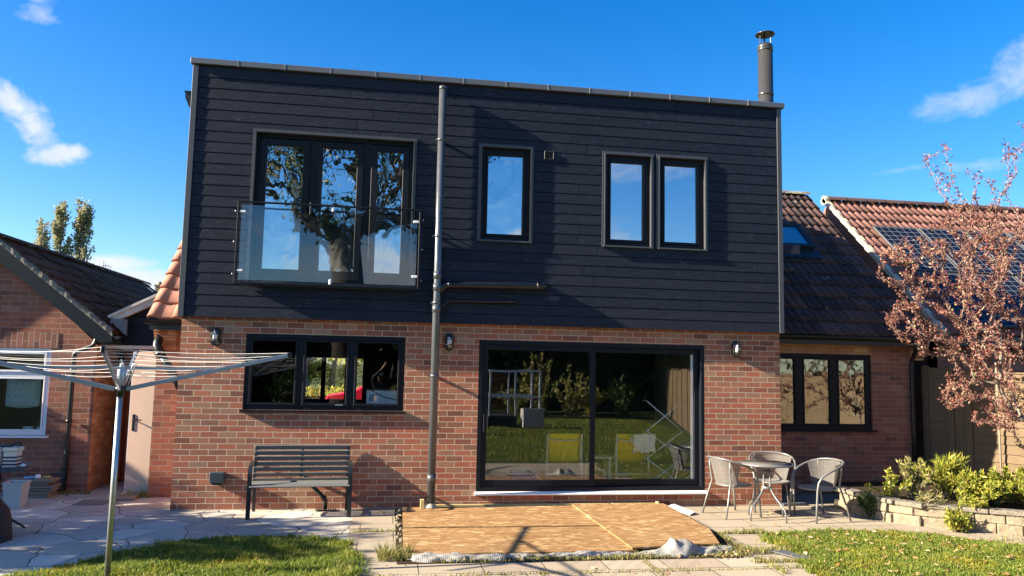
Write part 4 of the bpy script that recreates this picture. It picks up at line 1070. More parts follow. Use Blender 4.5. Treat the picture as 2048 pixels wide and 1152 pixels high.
# link between bungalow and house
lk = thing('link_porch', 'dark boarded link with white sloping verge between bungalow and extension', 'porch', (-1.0, 1.8, 0))
m = MB(); zt = lambda x: 2.50 + (x + 1.34) * .53
bz = 2.10
while bz < 2.95:
    z1 = bz + .14; xl = max(-1.14, -1.34 + (z1 - .03 - 2.46) / .53)
    if xl < -.58:
        m.prism([(xl if bz > 2.5 else -1.24, 1.60, bz), (-.565, 1.60, bz), (-.565, 1.60, z1 - .008), (max(xl, -1.24) if z1 > 2.5 else -1.24, 1.60, z1 - .008)], (0, .02, 0))
    bz = z1
m.box(-1.24, -.565, 1.622, 1.66, 2.09, 2.5); m.prism([(-1.24, 1.622, 2.5), (-.565, 1.622, 2.5), (-.565, 1.622, 2.9)], (0, .03, 0)); m.build('cladding', M['clad_plain'], lk)
m = MB(); m.prism([(-1.36, 1.50, 2.50), (-.40, 1.50, 3.01), (-.40, 1.50, 2.90), (-1.36, 1.50, 2.40)], (0, .10, 0)); m.prism([(-1.39, 1.47, 2.515), (-.38, 1.47, 3.05), (-.38, 1.47, 3.01), (-1.39, 1.47, 2.475)], (0, .2, 0)); m.build('verge_board', M['white_dirty'], lk)
m = MB(); m.prism([(-1.36, 1.46, 2.47), (-1.12, 1.46, 2.46), (-1.12, 1.46, 2.22), (-1.28, 1.46, 2.36)], (0, .035, 0)); m.build('lead_flashing', M['coping'], lk)
m = MB(); m.prism([(-1.36, 1.68, 2.50), (-.40, 1.68, 3.01), (-.40, 1.68, 2.98), (-1.36, 1.68, 2.47)], (0, 4, 0)); m.build('roof', M['trim'], lk)
m = MB(); m.box(-1.49, -.565, 1.56, 2.6, 2.035, 2.085); m.build('soffit', M['white_dirty'], lk)
m = MB(); m.box(-1.49, -1.10, 2.50, 2.6, -.03, 2.03); m.box(-1.42, -1.37, 2.36, 2.49, .0, 2.03); m.build('door_frame', M['redwood'], lk)
m = MB(); m.box(-1.09, -.57, 3.2, 3.25, 0, 2.03); m.build('inner_door', M['white_dirty'], lk)
m = MB(); m.box(-1.49, -.57, 2.62, 3.4, -.03, .02); m.build('porch_floor', M['slabs'], lk)
m = MB(); m.tube([(-1.44, 2.32, 2.05), (-1.44, 2.32, .02)], .035, 12); tag(m.build('vertical_pipe', M['gutter'], None, (-1.44, 2.32, 0)), 'straight black pipe down the bounce tinted side wall of the bungalow', 'pipe')
dr = thing('open_door', 'open door standing ajar in the passage, bounce light in its peach colour, black handle', 'door', (-.72, 1.6, .0))
a, b = Vector((-.922, 1.225, 0)), Vector((-.572, 1.20, 0)); d_ = (b - a).normalized(); n_ = Vector((d_.y, -d_.x, 0))
m = MB(); c_ = (a + b) / 2 + Vector((0, 0, 1.005)); m.bbox(c_, d_, n_, Vector((0, 0, 1)), (b - a).length, .044, 1.97, .003); m.build('door_leaf', M['door_face'], dr)
m = MB(); m.bbox(a + Vector((0, 0, 1.005)) - d_ * .0035, d_, n_, Vector((0, 0, 1)), .006, .042, 1.965); m.build('door_edge', M['white'], dr)
h0 = a + d_ * .06 + n_ * .024; m = MB(); m.bbox(h0 + Vector((0, 0, 1.0)), d_, n_, Vector((0, 0, 1)), .035, .012, .23, .004); m.tube([h0 + Vector((0, 0, 1.04)), h0 + n_ * .05 + Vector((0, 0, 1.04)), h0 + n_ * .055 + d_ * .02 + Vector((0, 0, 1.04)), h0 + n_ * .055 + d_ * .13 + Vector((0, 0, 1.04))], .009, 8); m.build('handle', M['frame'], dr)
m = MB(); m.bbox(a + Vector((0, 0, 1.0)) - d_ * .008, d_, n_, Vector((0, 0, 1)), .004, .024, .22); m.build('lock_plate', simple('brass_plate', (.45, .36, .16), .35, .8), dr)

# ---------------------------------------------------------------- neighbour on the right
nb = thing('neighbour_house', 'brick neighbour house with brown pantile roof and solar panels behind the tree', 'house', (14, 5, 0))
NX = 11.72; ks = math.atan(.856); NS = Vector((0, math.cos(ks), math.sin(ks))); NO = Vector((NX + .03, 1.0, 5.54 - (4.49 - 1.0) * .856)); nl = (4.49 - 1.0) / math.cos(ks)
m = MB(); wall_grid(m, NX + .06, 20, -.05, 2.5, [], 1.25, 1.5); m.prism([(NX + .06, 1.26, -.05), (NX + .06, 7.7, -.05), (NX + .06, 7.7, 2.55), (NX + .06, 4.49, 5.42), (NX + .06, 1.26, 2.62)], (.25, 0, 0)); m.build('brick_wall', M['brick_old'], nb)
m = MB(); roof_tiles(m, NO, (1, 0, 0), NS, 7.8, nl, .30, .345, .034, 2, random.Random(14), .03); nrf = m.build('roof', M['tile_red'], nb)
m = MB(); m.prism([(NX + .1, 1.02, 2.52), (NX + .1, 4.49, 5.49), (NX + .1, 8, 2.52)], (8, 0, 0)); m.build('roof_deck', M['black'], nrf)
m = MB()
for k in range(18): m.grid(lambda i, j: (NX + .05 + .45 * k + .435 * j, 4.49 + .125 * math.cos(math.pi * i / 8), 5.55 + .095 * math.sin(math.pi * i / 8)), 9, 2)
m.build('ridge', tile_mat('brown_ridge', [(0, (.10, .06, .05)), (1, (.15, .09, .075))]), nrf)
m = MB(); e_ = NS * (nl + .06); q0 = Vector((NX, NO.y, NO.z)); N2 = Vector((0, -math.sin(ks), math.cos(ks)))
m.prism([q0 - N2 * .04, q0 + e_ - N2 * .04, q0 + e_ + N2 * .045, q0 + N2 * .045], (.10, 0, 0)); m.lathe([(0, 0), (.10, 0), (.10, .10), (0, .10)], (NX, 4.49, 5.55), 14, False, Vector((1, 0, 0))); m.build('verge', M['mortar_verge'], nb)
m = MB(); m.box(NX, 20, .93, .95, 2.38, 2.54); m.build('fascia', M['gutter'], nb)
for r_ in range(2):
    for c_ in range(6):
        xx = 12.18 + c_ * 1.02; ss = nl - 1.22 - 1.62 - r_ * 1.66 + .03
        if c_ in (2, 4) and r_ == 0: ss -= .0
        pa = thing('solar_panel', 'placeholder', 'solar panel', (0, 0, 0), 'solar panels on the neighbour roof') if False else None
        X0 = xx; base_ = Vector((X0, NO.y, NO.z)) + NS * ss + N2 * .10
        fm = MB(); 
        for (a0, a1, b0, b1) in ((.014, .03, .014, 1.606), (.96, .976, .014, 1.606), (.03, .96, .014, .03), (.03, .96, 1.59, 1.606)):
            fm.bbox(base_ + Vector(((a0 + a1) / 2, 0, 0)) + NS * ((b0 + b1) / 2), Vector((1, 0, 0)), NS, N2, a1 - a0, b1 - b0, .04)
        po = fm.build('solar_panel', M['coping'], nb, base_)
        cm = MB(); cm.idx([(.03, .03, 0), (.96, .03, 0), (.96, 1.59, 0), (.03, 1.59, 0)], [(0, 1, 2, 3)])
        me = cm.build('solar_cells', M['solar'], None, (0, 0, 0)); me.parent = po; me.rotation_euler = (ks, 0, 0); me.location = N2 * .012
# timber fence to the neighbour
fc = thing('panel_fence', 'lapped timber panel fence beside the wing and down the right boundary', 'fence', (12.5, 0, 0))
def fence_run(a, b, mat, h=1.85, gap=.0, tops=True, n=None, first_post=True):
    a, b = Vector((*a, 0)), Vector((*b, 0)); L_ = (b - a).length; n = n or max(1, round(L_ / 1.83)); d = (b - a) / n; dn = d.normalized(); nn = Vector((dn.y, -dn.x, 0))
    if nn.y > 0.3 or (abs(nn.y) <= .3 and nn.x > 0): nn = -nn
    r_ = random.Random(int(a.x * 10))
    for k in range(n + 1):
        if k == 0 and not first_post: continue
        m = MB(); m.bbox(a + d * k + Vector((0, 0, (h + .06) / 2)) + nn * .0, dn, nn, Vector((0, 0, 1)), .095, .095, h + .06, .006); m.build('post', mat, fc)
    for k in range(n):
        m = MB(); p0 = a + d * k + dn * .05; l = d.length - .1; z = .06
        while z < h - .08:
            hh = r_.uniform(.12, .15); tilt = r_.gauss(0, .006)
            c = p0 + dn * (l / 2) + Vector((0, 0, z + hh / 2)) + nn * .008
            ax = (dn + Vector((0, 0, tilt))).normalized(); az = (Vector((0, 0, 1)) - nn * .13).normalized()
            m.bbox(c, ax, nn, az, l, .014, hh + .02); z += hh
        for q in (.12, .5, .88): m.bbox(p0 + dn * (l * q) + Vector((0, 0, h / 2)) - nn * .014, dn, nn, Vector((0, 0, 1)), .04, .018, h - .1)
        if tops: m.bbox(p0 + dn * (l / 2) + Vector((0, 0, h - .01)), dn, nn, Vector((0, 0, 1)), l, .05, .025)
        m.build('panel', mat, fc)
F0 = Vector((11.42, 1.12, 0)); FD = Vector((.545, -.838, 0))
def fp(t): q = F0 + FD * t; return (q.x, q.y)
fence_run(fp(.02), fp(.40), M['fence_wood'], 1.98, n=1); fence_run(fp(.40), fp(.66), M['fence_wood'], 1.92, n=1, first_post=False); fence_run(fp(.66), fp(2.50), M['fence_wood'], 1.95, n=1, first_post=False)
fence_run(fp(2.50), (13.3, -4.5), M['fence_wood'], 1.85, n=2, first_post=False); fence_run((13.3, -4.5), (10.9, -9.4), M['fence_wood'], 1.85, first_post=False); fence_run((10.9, -9.4), (14.2, -20.5), M['fence_wood'], 1.85, first_post=False)
m = MB(); m.tube([(11.93, .14, .2), (11.925, .14, 1.0), (11.91, .14, 2.1)], .014, 8); tag(m.build('garden_stake', M['plank'], None, (11.93, .14, .2)), 'thin pale wooden stake standing upright against the timber fence behind the tree', 'stake')

# ---------------------------------------------------------------- bench
bn = thing('garden_bench', 'grey slatted garden bench with black iron arms against the brick wall', 'bench', (1.62, -.3, 0))
bx = (1.035, 2.215); prof = [(-.035, .80), (-.055, .735), (-.075, .67), (-.098, .605), (-.122, .54), (-.150, .475), (-.195, .418)]
seat = [(-.265, .400), (-.335, .398), (-.405, .402), (-.475, .408), (-.528, .392)]
def slat(m, y, z, ty, tz):
    m.bbox(((bx[0] + bx[1]) / 2, y, z), Vector((1, 0, 0)), Vector((0, ty, tz)).normalized(), Vector((0, -tz, ty)).normalized(), bx[1] - bx[0] + .01, .056, .016, .004)
m = MB()
for i, (y, z) in enumerate(prof): slat(m, y, z, .28 + .06 * i * (i > 4), -.95 + .22 * (i > 5))
m.build('backrest', M['slat'], bn); m = MB()
for i, (y, z) in enumerate(seat): slat(m, y, z, 1, .04 if i < 4 else .9)
m.build('seat', M['slat'], bn)
for k, x in enumerate((bx[0] + .015, bx[1] - .015)):
    sx = -1 if k == 0 else 1; xo = x + sx * .022
    def strap(pts, w=.052, t=.012):
        m = MB(); P = [Vector(p) for p in pts]; L_, R_ = [], []
        for i, p in enumerate(P):
            d = (P[min(i + 1, len(P) - 1)] - P[max(i - 1, 0)]).normalized(); n = Vector((0, -d.z, d.y)) * (t / 2)
            L_.append((p + n, p - n))
        m.grid(lambda i, j: (L_[i][0] + Vector((-w / 2, 0, 0)), L_[i][0] + Vector((w / 2, 0, 0)), L_[i][1] + Vector((w / 2, 0, 0)), L_[i][1] + Vector((-w / 2, 0, 0)), L_[i][0] + Vector((-w / 2, 0, 0)))[j], len(P), 5, False); return m
    arm = [(xo, -.545, 0), (xo, -.540, .25), (xo, -.530, .45)] + [(xo, -.40 - .13 * math.cos(a), .50 + .125 * math.sin(a)) for a in [i * math.pi / 2 / 7 for i in range(8)]] + [(xo, -.33, .632), (xo, -.20, .638), (xo, -.10, .635)]
    strap(arm).build('armrest', M['bench_iron'], bn)
    strap([(x, -.50, .385), (x, -.32, .385), (x, -.21, .400), (x, -.165, .45), (x, -.13, .54), (x, -.075, .70), (x, -.03, .82)], .035).build('side_frame', M['bench_iron'], bn)
    strap([(x, -.14, .39), (x, -.10, .36), (x, -.06, .2), (x, -.035, 0)], .038).build('leg', M['bench_iron'], bn)
m = MB(); m.bar((1.62, -.02, .81), (1.62, -.16, .45), .03, .006, (0, 1, 0)); m.bar((1.62, -.20, .388), (1.62, -.52, .388), .03, .006); m.build('centre_strap', M['bench_iron'], bn)

bn.rotation_euler = (0, 0, R(4)); bn.location.y -= .035
# ---------------------------------------------------------------- bistro table and chairs
tb = thing('bistro_table', 'round smoked glass bistro table with grey tube legs on the patio', 'table', (7.55, -.95, 0))
tx, ty = 7.55, -.95
m = MB(); m.lathe([(0, .700), (.325, .700), (.325, .708), (0, .708)], (tx, ty, 0), 40); m.build('tabletop', M['table_glass'], tb)
m = MB(); m.lathe([(.322, .692), (.338, .690), (.344, .70), (.338, .712), (.322, .711)], (tx, ty, 0), 40); m.build('rim', M['rattan_frame'], tb)
for k in range(4):
    a = math.radians(22 + 90 * k); c, s_ = math.cos(a), math.sin(a); m = MB()
    m.tube([(tx + c * r, ty + s_ * r, z) for r, z in ((.22, .690), (.12, .682), (.07, .66), (.055, .60), (.055, .42), (.075, .37), (.13, .30), (.24, .20), (.285, .15), (.30, .10), (.305, .0))], .0115, 8); m.build('leg', M['rattan_frame'], tb)
for zz in (.40, .60):
    m = MB(); m.lathe([(.045, -.018), (.068, -.018), (.068, .018), (.045, .018)], (tx, ty, zz), 16); m.build('leg_ring', M['rattan_frame'], tb)


def make_chair():
    t_ = thing('bistro_chair', '-', 'chair', (0, 0, 0), 'rattan chairs round the bistro table')
    fr = MB()
    half = [(-.255, -.265, 0), (-.250, -.245, .22), (-.248, -.23, .40), (-.256, -.215, .50), (-.275, -.17, .575), (-.295, -.08, .63), (-.30, .02, .672), (-.28, .13, .712), (-.225, .215, .738), (-.13, .265, .752)]
    pts = half + [(0, .28, .756)] + [(-x, y, z) for x, y, z in half[::-1]]
    fr.tube(pts, .0135, 10); fr.build('arm_frame', M['rattan_frame'], t_)
    for s_ in (-1, 1):
        m = MB(); m.tube([(s_ * .215, .19, .735), (s_ * .205, .185, .60), (s_ * .19, .165, .44), (s_ * .20, .19, .36), (s_ * .225, .235, .2), (s_ * .245, .285, 0)], .012, 8); m.build('leg', M['rattan_frame'], t_)
    m = MB(); m.tube([(.225 * math.cos(2 * math.pi * i / 28), -.03 + .225 * math.sin(2 * math.pi * i / 28), .40) for i in range(28)], .011, 8, True); m.build('seat_ring', M['rattan_frame'], t_)
    m = MB(); pr = [(0, .398), (.10, .399), (.19, .404), (.225, .412), (.232, .402), (.22, .39), (0, .386)]; m.lathe(pr, (0, -.03, 0), 28); m.build('seat', M['seat_rattan'], t_)
    # woven back: strands
    m = MB()
    def P(u, v):  # u -1..1 round the back, v 0..1 up
        a = math.radians(90 + 78 * u * (.86 + .14 * v)); rx, ry = .205 + .06 * v, .20 + .065 * v
        return Vector((rx * math.cos(a), -.01 + .0 * v + ry * math.sin(a) + .03 * v * (1 - abs(u)), .415 + v * (.325 - .03 * abs(u))))
    for i in range(25):
        u = -1 + 2 * i / 24; m.tube([P(u, v / 5) for v in range(6)], .0032, 4, caps=False)
    for j in range(36):
        v = j / 35; w = .004
        m.tube([P(-1 + 2 * i / 24, v) + Vector((0, w * (1 if (i + j) % 2 else -1), 0)) for i in range(25)], .0036, 4, caps=False)
    m.build('backrest', M['rattan'], t_)
    return t_


ch = make_chair()
ch.location = (7.20, -.66, 0); ch.rotation_euler = (0, 0, R(104)); ch['label'] = 'grey rattan chair between the patio door and the round table, its back to the door'
dup(ch, (7.93, -.37, 0), R(-22), 'grey rattan chair tucked behind the round table against the brick corner')
dup(ch, (8.26, -.98, 0), R(-80), 'grey rattan chair standing out alone on the right of the round table')

# ---------------------------------------------------------------- boards, plastic and bits round the pit
def board(poly, z, label):
    m = MB(); zz = [z + .004 * math.sin(i * 2.3) for i in range(len(poly))]; m.prism([(x, y, z) for x, y in poly], (0, 0, .018))
    o = m.build('strand_board', M['osb'], None, (sum(p[0] for p in poly) / len(poly), sum(p[1] for p in poly) / len(poly), z)); tag(o, label, 'board', 'strand boards covering the pit')
board([(2.885, -1.36), (5.20, -1.385), (5.19, -.115), (2.90, -.12)], .022, 'rear left strand board nearest the drainpipe, over the patio pit')
board([(2.875, -2.60), (5.26, -2.61), (5.22, -1.425), (2.88, -1.395)], .016, 'front left strand board with grey plastic along its edge')
board([(5.21, -2.60), (6.22, -2.48), (6.42, -1.75), (6.46, -.105), (5.17, -.105)], .0415, 'right hand strand board overlapping the other two, nearest the chairs')
m = MB(); m.box(3.28, 6.36, -.062, -.030, .005, .058, .003); tag(m.build('timber_batten', M['timber_new'], None, (4.8, -.05, 0)), 'long yellow timber batten lying at the foot of the patio door wall', 'batten')
m = MB(); m.box(6.365, 6.40, -.12, -.03, .042, .078, .004); tag(m.build('timber_offcut', M['timber_new'], None, (6.38, -.08, .042)), 'small yellow timber offcut at the right end of the long batten', 'offcut')
m = MB(); m.box(3.125, 3.175, -.235, -.19, .0, .155, .003); tag(m.build('timber_peg', M['timber_new'], None, (3.15, -.21, 0)), 'short yellow timber peg upright beside the foot of the drainpipe', 'peg')
m = MB(); m.prism([(6.47, -.13, .012), (6.60, -.14, .05), (6.70, -.62, .03), (6.60, -.70, .012)], (0, 0, .006)); tag(m.build('plastic_scrap', M['white'], None, (6.56, -.4, .0)), 'white plastic strip lying along the right edge of the boards', 'plastic strip')
m = MB(); m.bbox((6.83, -2.84, .022), Vector((1, .02, 0)), Vector((-.38, .92, 0)), Vector((0, 0, 1)), .165, .38, .012, .002); tag(m.build('slate_tile', M['slate'], None, (6.83, -2.84, .015)), 'dark grey roof slate lying on the paving by the right lawn', 'slate')
# crumpled bubble wrap: a ruffled sheet rolled over the front edge of the pit
prn = random.Random(12); m = MB(); nu, nv = 240, 17
jit = [[prn.uniform(-1, 1) for _ in range(nv)] for _ in range(nu)]
def wrap(i, j):
    f = i / (nu - 1); x = 2.90 + 3.46 * f
    y0 = -2.70 + .02 * math.sin(x * 3) - .03 * (f < .28); y0 += .14 * max(0, f - .72) / .28
    r = .034 + .010 * math.sin(x * 7) + .006 * math.sin(x * 19)
    r += .040 * math.exp(-((f - .11) / .085) ** 2) + .025 * math.exp(-((f - .94) / .06) ** 2) + .02 * math.exp(-((f - .80) / .07) ** 2)
    if f < .015 or f > .985: r *= .35
    a = math.pi * (j / (nv - 1)); w = 1.5 + .8 * math.exp(-((f - .84) / .10) ** 2)
    s_ = math.sin(a)
    peak = (.115 * math.exp(-abs(f - .785) / .020) + .075 * math.exp(-((f - .835) / .028) ** 2)) * max(0, s_) ** 1.5
    ruf = .0022 * math.sin(x * 61 + j * .9) + .0016 * jit[i][j] + .007 * math.sin(x * 17 + j * 1.3) + .005 * math.sin(x * 29 - j * .8)
    return (x + .004 * jit[i][j] + .03 * peak, y0 - math.cos(a) * (r * w + ruf) + .5 * peak * (j / nv), .008 + s_ * (r * .85 + ruf) + peak)
m.grid(wrap, nu, nv)
tag(m.build('plastic_sheet', M['plastic'], None, (4.6, -2.7, .0)), 'crumpled grey white bubble plastic along the front edge of the boards', 'plastic sheet')
m = MB(); m.bbox((8.42, .06, .02), Vector((1, .1, 0)), Vector((-.1, 1, 0)), Vector((0, 0, 1)), .38, .26, .03, .004); tag(m.build('stone_slab', M['slate'], None, (8.42, .06, .005)), 'grey slab lying on the paving behind the far right chair', 'slab')

# ---------------------------------------------------------------- rotary dryer
rd = thing('rotary_dryer', 'four armed rotary clothes dryer on a steel pole in the left lawn', 'clothes dryer', (.335, -3.2, 0))
c0 = Vector((.335, -3.2, 0)); m = MB(); m.tube([c0 + Vector((0, 0, -.02)), c0 + Vector((0, 0, 1.60))], .0245, 16); m.tube([c0 + Vector((0, 0, 1.60)), c0 + Vector((0, 0, 1.86))], .017, 12); m.build('pole', M['steel'], rd)
m = MB(); m.lathe([(.026, 1.565), (.033, 1.57), (.034, 1.62), (.045, 1.625), (.045, 1.645), (.02, 1.66)], c0, 14); m.build('hub', M['gutter'], rd)
m = MB(); m.lathe([(.018, 1.66), (.030, 1.675), (.040, 1.73), (.036, 1.80), (.025, 1.83), (.018, 1.835)], c0, 12); m.bar(c0 + Vector((.03, -.01, 1.82)), c0 + Vector((.0, -.03, 1.89)), .018, .008); m.tube([c0 + Vector((.05, -.03, 1.66)), c0 + Vector((.10, -.03, 1.85)), c0 + Vector((.12, -.03, 1.865)), c0 + Vector((.125, -.03, 1.85)), c0 + Vector((.07, -.03, 1.66))], .005, 6); m.build('slider', M['alu'], rd)
arms = []; 
for k, a in enumerate((12.5, 102.5, 192.5, 282.5)):
    d = Vector((math.cos(R(a)), math.sin(R(a)), 0)); b0 = c0 + d * .045 + Vector((0, 0, 1.632)); t_ = c0 + d * 1.42 + Vector((0, 0, 1.962)); arms.append((b0, t_))
    m = MB(); m.bar(b0, t_, .022, .038, (0, 0, 1), .003); ar = m.build('arm', M['alu'], rd)
    m = MB(); ax = (t_ - b0).normalized(); m.bar(t_ - ax * .02, t_ + ax * .025, .028, .045, (0, 0, 1), .004); m.build('end_cap', M['gutter'], ar)
    m = MB(); m.bar(c0 + d * .03 + Vector((0, 0, 1.82)), b0.lerp(t_, .52) + Vector((0, 0, .012)), .012, .022); m.build('strut', M['alu'], ar)
m = MB(); lr = random.Random(5)
for q in range(8):
    f = .30 + .695 * q / 7
    for k in range(4):
        p = arms[k][0].lerp(arms[k][1], f) + Vector((0, 0, .022)); e = arms[(k + 1) % 4][0].lerp(arms[(k + 1) % 4][1], f) + Vector((0, 0, .022)); sg = lr.uniform(.01, .05) * f
        m.tube([p.lerp(e, t) - Vector((0, 0, sg * 4 * t * (1 - t))) for t in [i / 6 for i in range(7)]], .0020, 4, caps=False)
m.build('line', M['cord'], rd)

# ---------------------------------------------------------------- clutter by the bungalow
pt = thing('patio_table', 'dark round patio table at the left edge with bags on it', 'table', (-1.60, -1.2, 0))
m = MB(); m.lathe([(0, .675), (.43, .675), (.45, .685), (.445, .70), (0, .703)], (-1.60, -1.2, 0), 36); m.build('tabletop', M['table_dark'], pt)
for a in (-20, 70, 160, 250):
    m = MB(); c, s_ = math.cos(R(a)), math.sin(R(a)); m.tube([(-1.6 + c * .16, -1.2 + s_ * .16, .68), (-1.6 + c * .155, -1.2 + s_ * .155, .3), (-1.6 + c * .2, -1.2 + s_ * .2, .0)], .022, 8); m.build('leg', M['gutter'], pt)
bg = thing('striped_bag', 'cream storage bag with navy stripes standing on the dark patio table', 'bag', (-1.35, -1.2, .705))
m = MB(); m.prism([(-1.42, -1.27, .705), (-1.29, -1.27, .705), (-1.29, -1.14, .705), (-1.42, -1.14, .705)], (0.004, 0, .165)); m.build('body', M['cream'], bg)
m = MB()
for k in range(3): m.box(-1.424, -1.284, -1.275, -1.135, .725 + k * .038, .742 + k * .038)
m.build('stripe', M['navy'], bg)
m = MB(); m.box(-1.43, -1.27, -1.28, -1.13, .872, .915, .008); m.build('lid', M['cream'], bg)
m = MB(); m.tube([(-1.50, -1.2, .92), (-1.42, -1.22, .935), (-1.36, -1.24, .93), (-1.31, -1.23, .96), (-1.28, -1.2, .965), (-1.275, -1.2, .935), (-1.31, -1.2, .925)], [.012, .018, .016, .012, .012, .01, .01], 8); m.build('strap', M['gutter'], bg)
m = MB(); m.box(-1.56, -1.45, -1.25, -1.12, .704, .90, .01); m.box(-1.565, -1.445, -1.255, -1.115, .90, .915, .004); tag(m.build('storage_box', M['tub'], None, (-1.5, -1.2, .704)), 'pale plastic box left of the striped bag on the dark table', 'box')
m = MB(); m.lathe([(0, .704), (.022, .706), (.03, .72), (.02, .735), (0, .738)], (-1.235, -1.22, 0), 10); tag(m.build('white_pebble', M['white'], None, (-1.235, -1.22, .704)), 'small white rounded stone by the striped bag on the dark table edge', 'stone')
m = MB(); cr = random.Random(3); n_ = 22; pr = [(.30, .0), (.31, .06), (.285, .18), (.24, .30), (.17, .40), (.10, .455), (0, .47)]
jj = [[cr.uniform(.90, 1.10) for _ in pr] for _ in range(n_)]
m.grid(lambda i, j: (-1.39 + pr[j][0] * jj[i][j] * math.cos(2 * math.pi * i / n_) * .8, -1.62 + pr[j][0] * jj[i][j] * math.sin(2 * math.pi * i / n_), pr[j][1] + .015 * (jj[i][j] - 1) * 5 * (j > 0)), n_, len(pr), True, True); cv = tag(m.build('black_cover', M['cover'], None, (-1.39, -1.62, 0)), 'slumped black fabric cover on the crazy paving below the patio table', 'cover')
m = MB(); m.tube([(-1.40, -1.42, .30), (-1.27, -.98, .012)], .012, 8); tag(m.build('cover_pole', M['gutter'], None, (-1.27, -.98, 0)), 'thin dark pole sloping from the black cover to the paving', 'pole')
m = MB(); m.lathe([(0, .0), (.13, .0), (.165, .29), (.18, .295), (.18, .305), (.158, .30), (.126, .02), (0, .02)], (-1.98, .42, 0), 4, False); tag(m.build('plastic_tub', M['tub'], None, (-1.98, .42, 0)), 'grubby white plastic tub on the paving beside the stacked planks', 'tub')
pr_ = random.Random(31)
for k in range(6):
    m = MB(); a = R(pr_.uniform(-5, 5)); m.bbox((-2.06 + pr_.uniform(-.04, .05), 1.13 + pr_.uniform(-.03, .03), .022 + .041 * k), Vector((math.cos(a), math.sin(a), 0)), Vector((-math.sin(a), math.cos(a), 0)), Vector((0, 0, 1)), .52 + pr_.uniform(-.05, .06), .24, .034, .003)
    lab = ('bottom plank of the stack under the bungalow window', 'second plank up in the stack under the bungalow window', 'third plank up in the stack under the bungalow window', 'fourth plank up in the stack under the bungalow window', 'plank second from the top of the stack under the bungalow window', 'topmost plank of the stack, carrying the brush and sponge')[k]
    tag(m.build('plank', M['plank'], None, (-2.06, 1.13, .005 + .041 * k)), lab, 'plank', 'planks stacked by the bungalow wall')
br = thing('scrubbing_brush', 'blue handled white brush on top of the plank stack', 'brush', (-2.06, 1.08, .245))
m = MB(); m.tube([(-2.17, 1.06, .258), (-2.10, 1.06, .262), (-2.03, 1.07, .27)], [.016, .018, .014], 8); m.build('handle', M['skyblue'], br); m = MB(); m.lathe([(0, .245), (.035, .245), (.042, .27), (.03, .30), (0, .305)], (-2.0, 1.08, 0), 10); m.build('bristles', M['white'], br)
m = MB(); m.box(-1.94, -1.84, 1.06, 1.12, .2455, .277, .01); tag(m.build('sponge', M['sponge'], None, (-1.89, 1.09, .245)), 'orange sponge on top of the plank stack', 'sponge')
m = MB(); m.bbox((-.80, .93, .022), Vector((1, .06, 0)), Vector((-.06, 1, 0)), Vector((0, 0, 1)), .27, .42, .032, .003); tag(m.build('loose_board', M['plank'], None, (-.80, .93, .005)), 'short brown board lying flat in front of the open door', 'board')
m = MB(); m.box(-1.30, -.93, .42, .80, .004, .010)
for i in range(9):
    for j in range(9): m.bbox((-1.28 + i * .041 + .008, .44 + j * .042, .0115), Vector((1, 1 if (i + j) % 2 else -1, 0)), Vector((-1 if (i + j) % 2 else 1, 1, 0)), Vector((0, 0, 1)), .03, .007, .003)
tag(m.build('drain_cover', M['iron_cover'], None, (-1.1, .6, .004)), 'square ridged metal drain cover in the paving before the passage', 'drain cover')

# ---------------------------------------------------------------- raised bed and plants
rb = thing('raised_bed', 'low curved sandstone raised bed wall at the right edge of the patio', 'raised bed', (10.2, -1.2, 0))
path = [(8.93, -.20), (8.97, -.75), (9.06, -1.15), (9.24, -1.42), (9.62, -1.72), (10.05, -2.05), (10.6, -2.42), (11.3, -2.80), (12.2, -3.2), (13.0, -3.4)]
def along(t):
    for a, b in zip(path[:-1], path[1:]):
        l = math.hypot(b[0] - a[0], b[1] - a[1])
        if t <= l: return Vector((a[0] + (b[0] - a[0]) * t / l, a[1] + (b[1] - a[1]) * t / l, 0)), Vector((b[0] - a[0], b[1] - a[1], 0)).normalized()
        t -= l
    return None
sr = random.Random(17)
for row, (z0, z1, mt, th) in enumerate(((-.02, .115, 'stone', .18), (.118, .225, 'stone', .17), (.228, .285, 'stone_dark', .21))):
    m = MB(); t = .0 + .13 * (row % 2)
    while True:
        l = sr.uniform(.26, .46); c = along(t + l / 2)
        if c is None: break
        p, d = c; n = Vector((-d.y, d.x, 0)); jz = sr.uniform(-.006, .006)
        m.bbox(p + n * (.09 + sr.uniform(-.008, .008)) + Vector((0, 0, (z0 + z1) / 2 + jz)), d, n, Vector((0, 0, 1)), l - .008, th, z1 - z0, .012); t += l
    m.build('stone_course' if row < 2 else 'coping_stone', M[mt], rb)
m = MB(); m.face([(x + .09, y + .09, .235) for x, y in path] + [(13.0, -.9, .235), (12.4, .75, .235), (9.5, .55, .235), (9.0, .0, .235)]); m.build('bed_soil', M['soil'], rb)


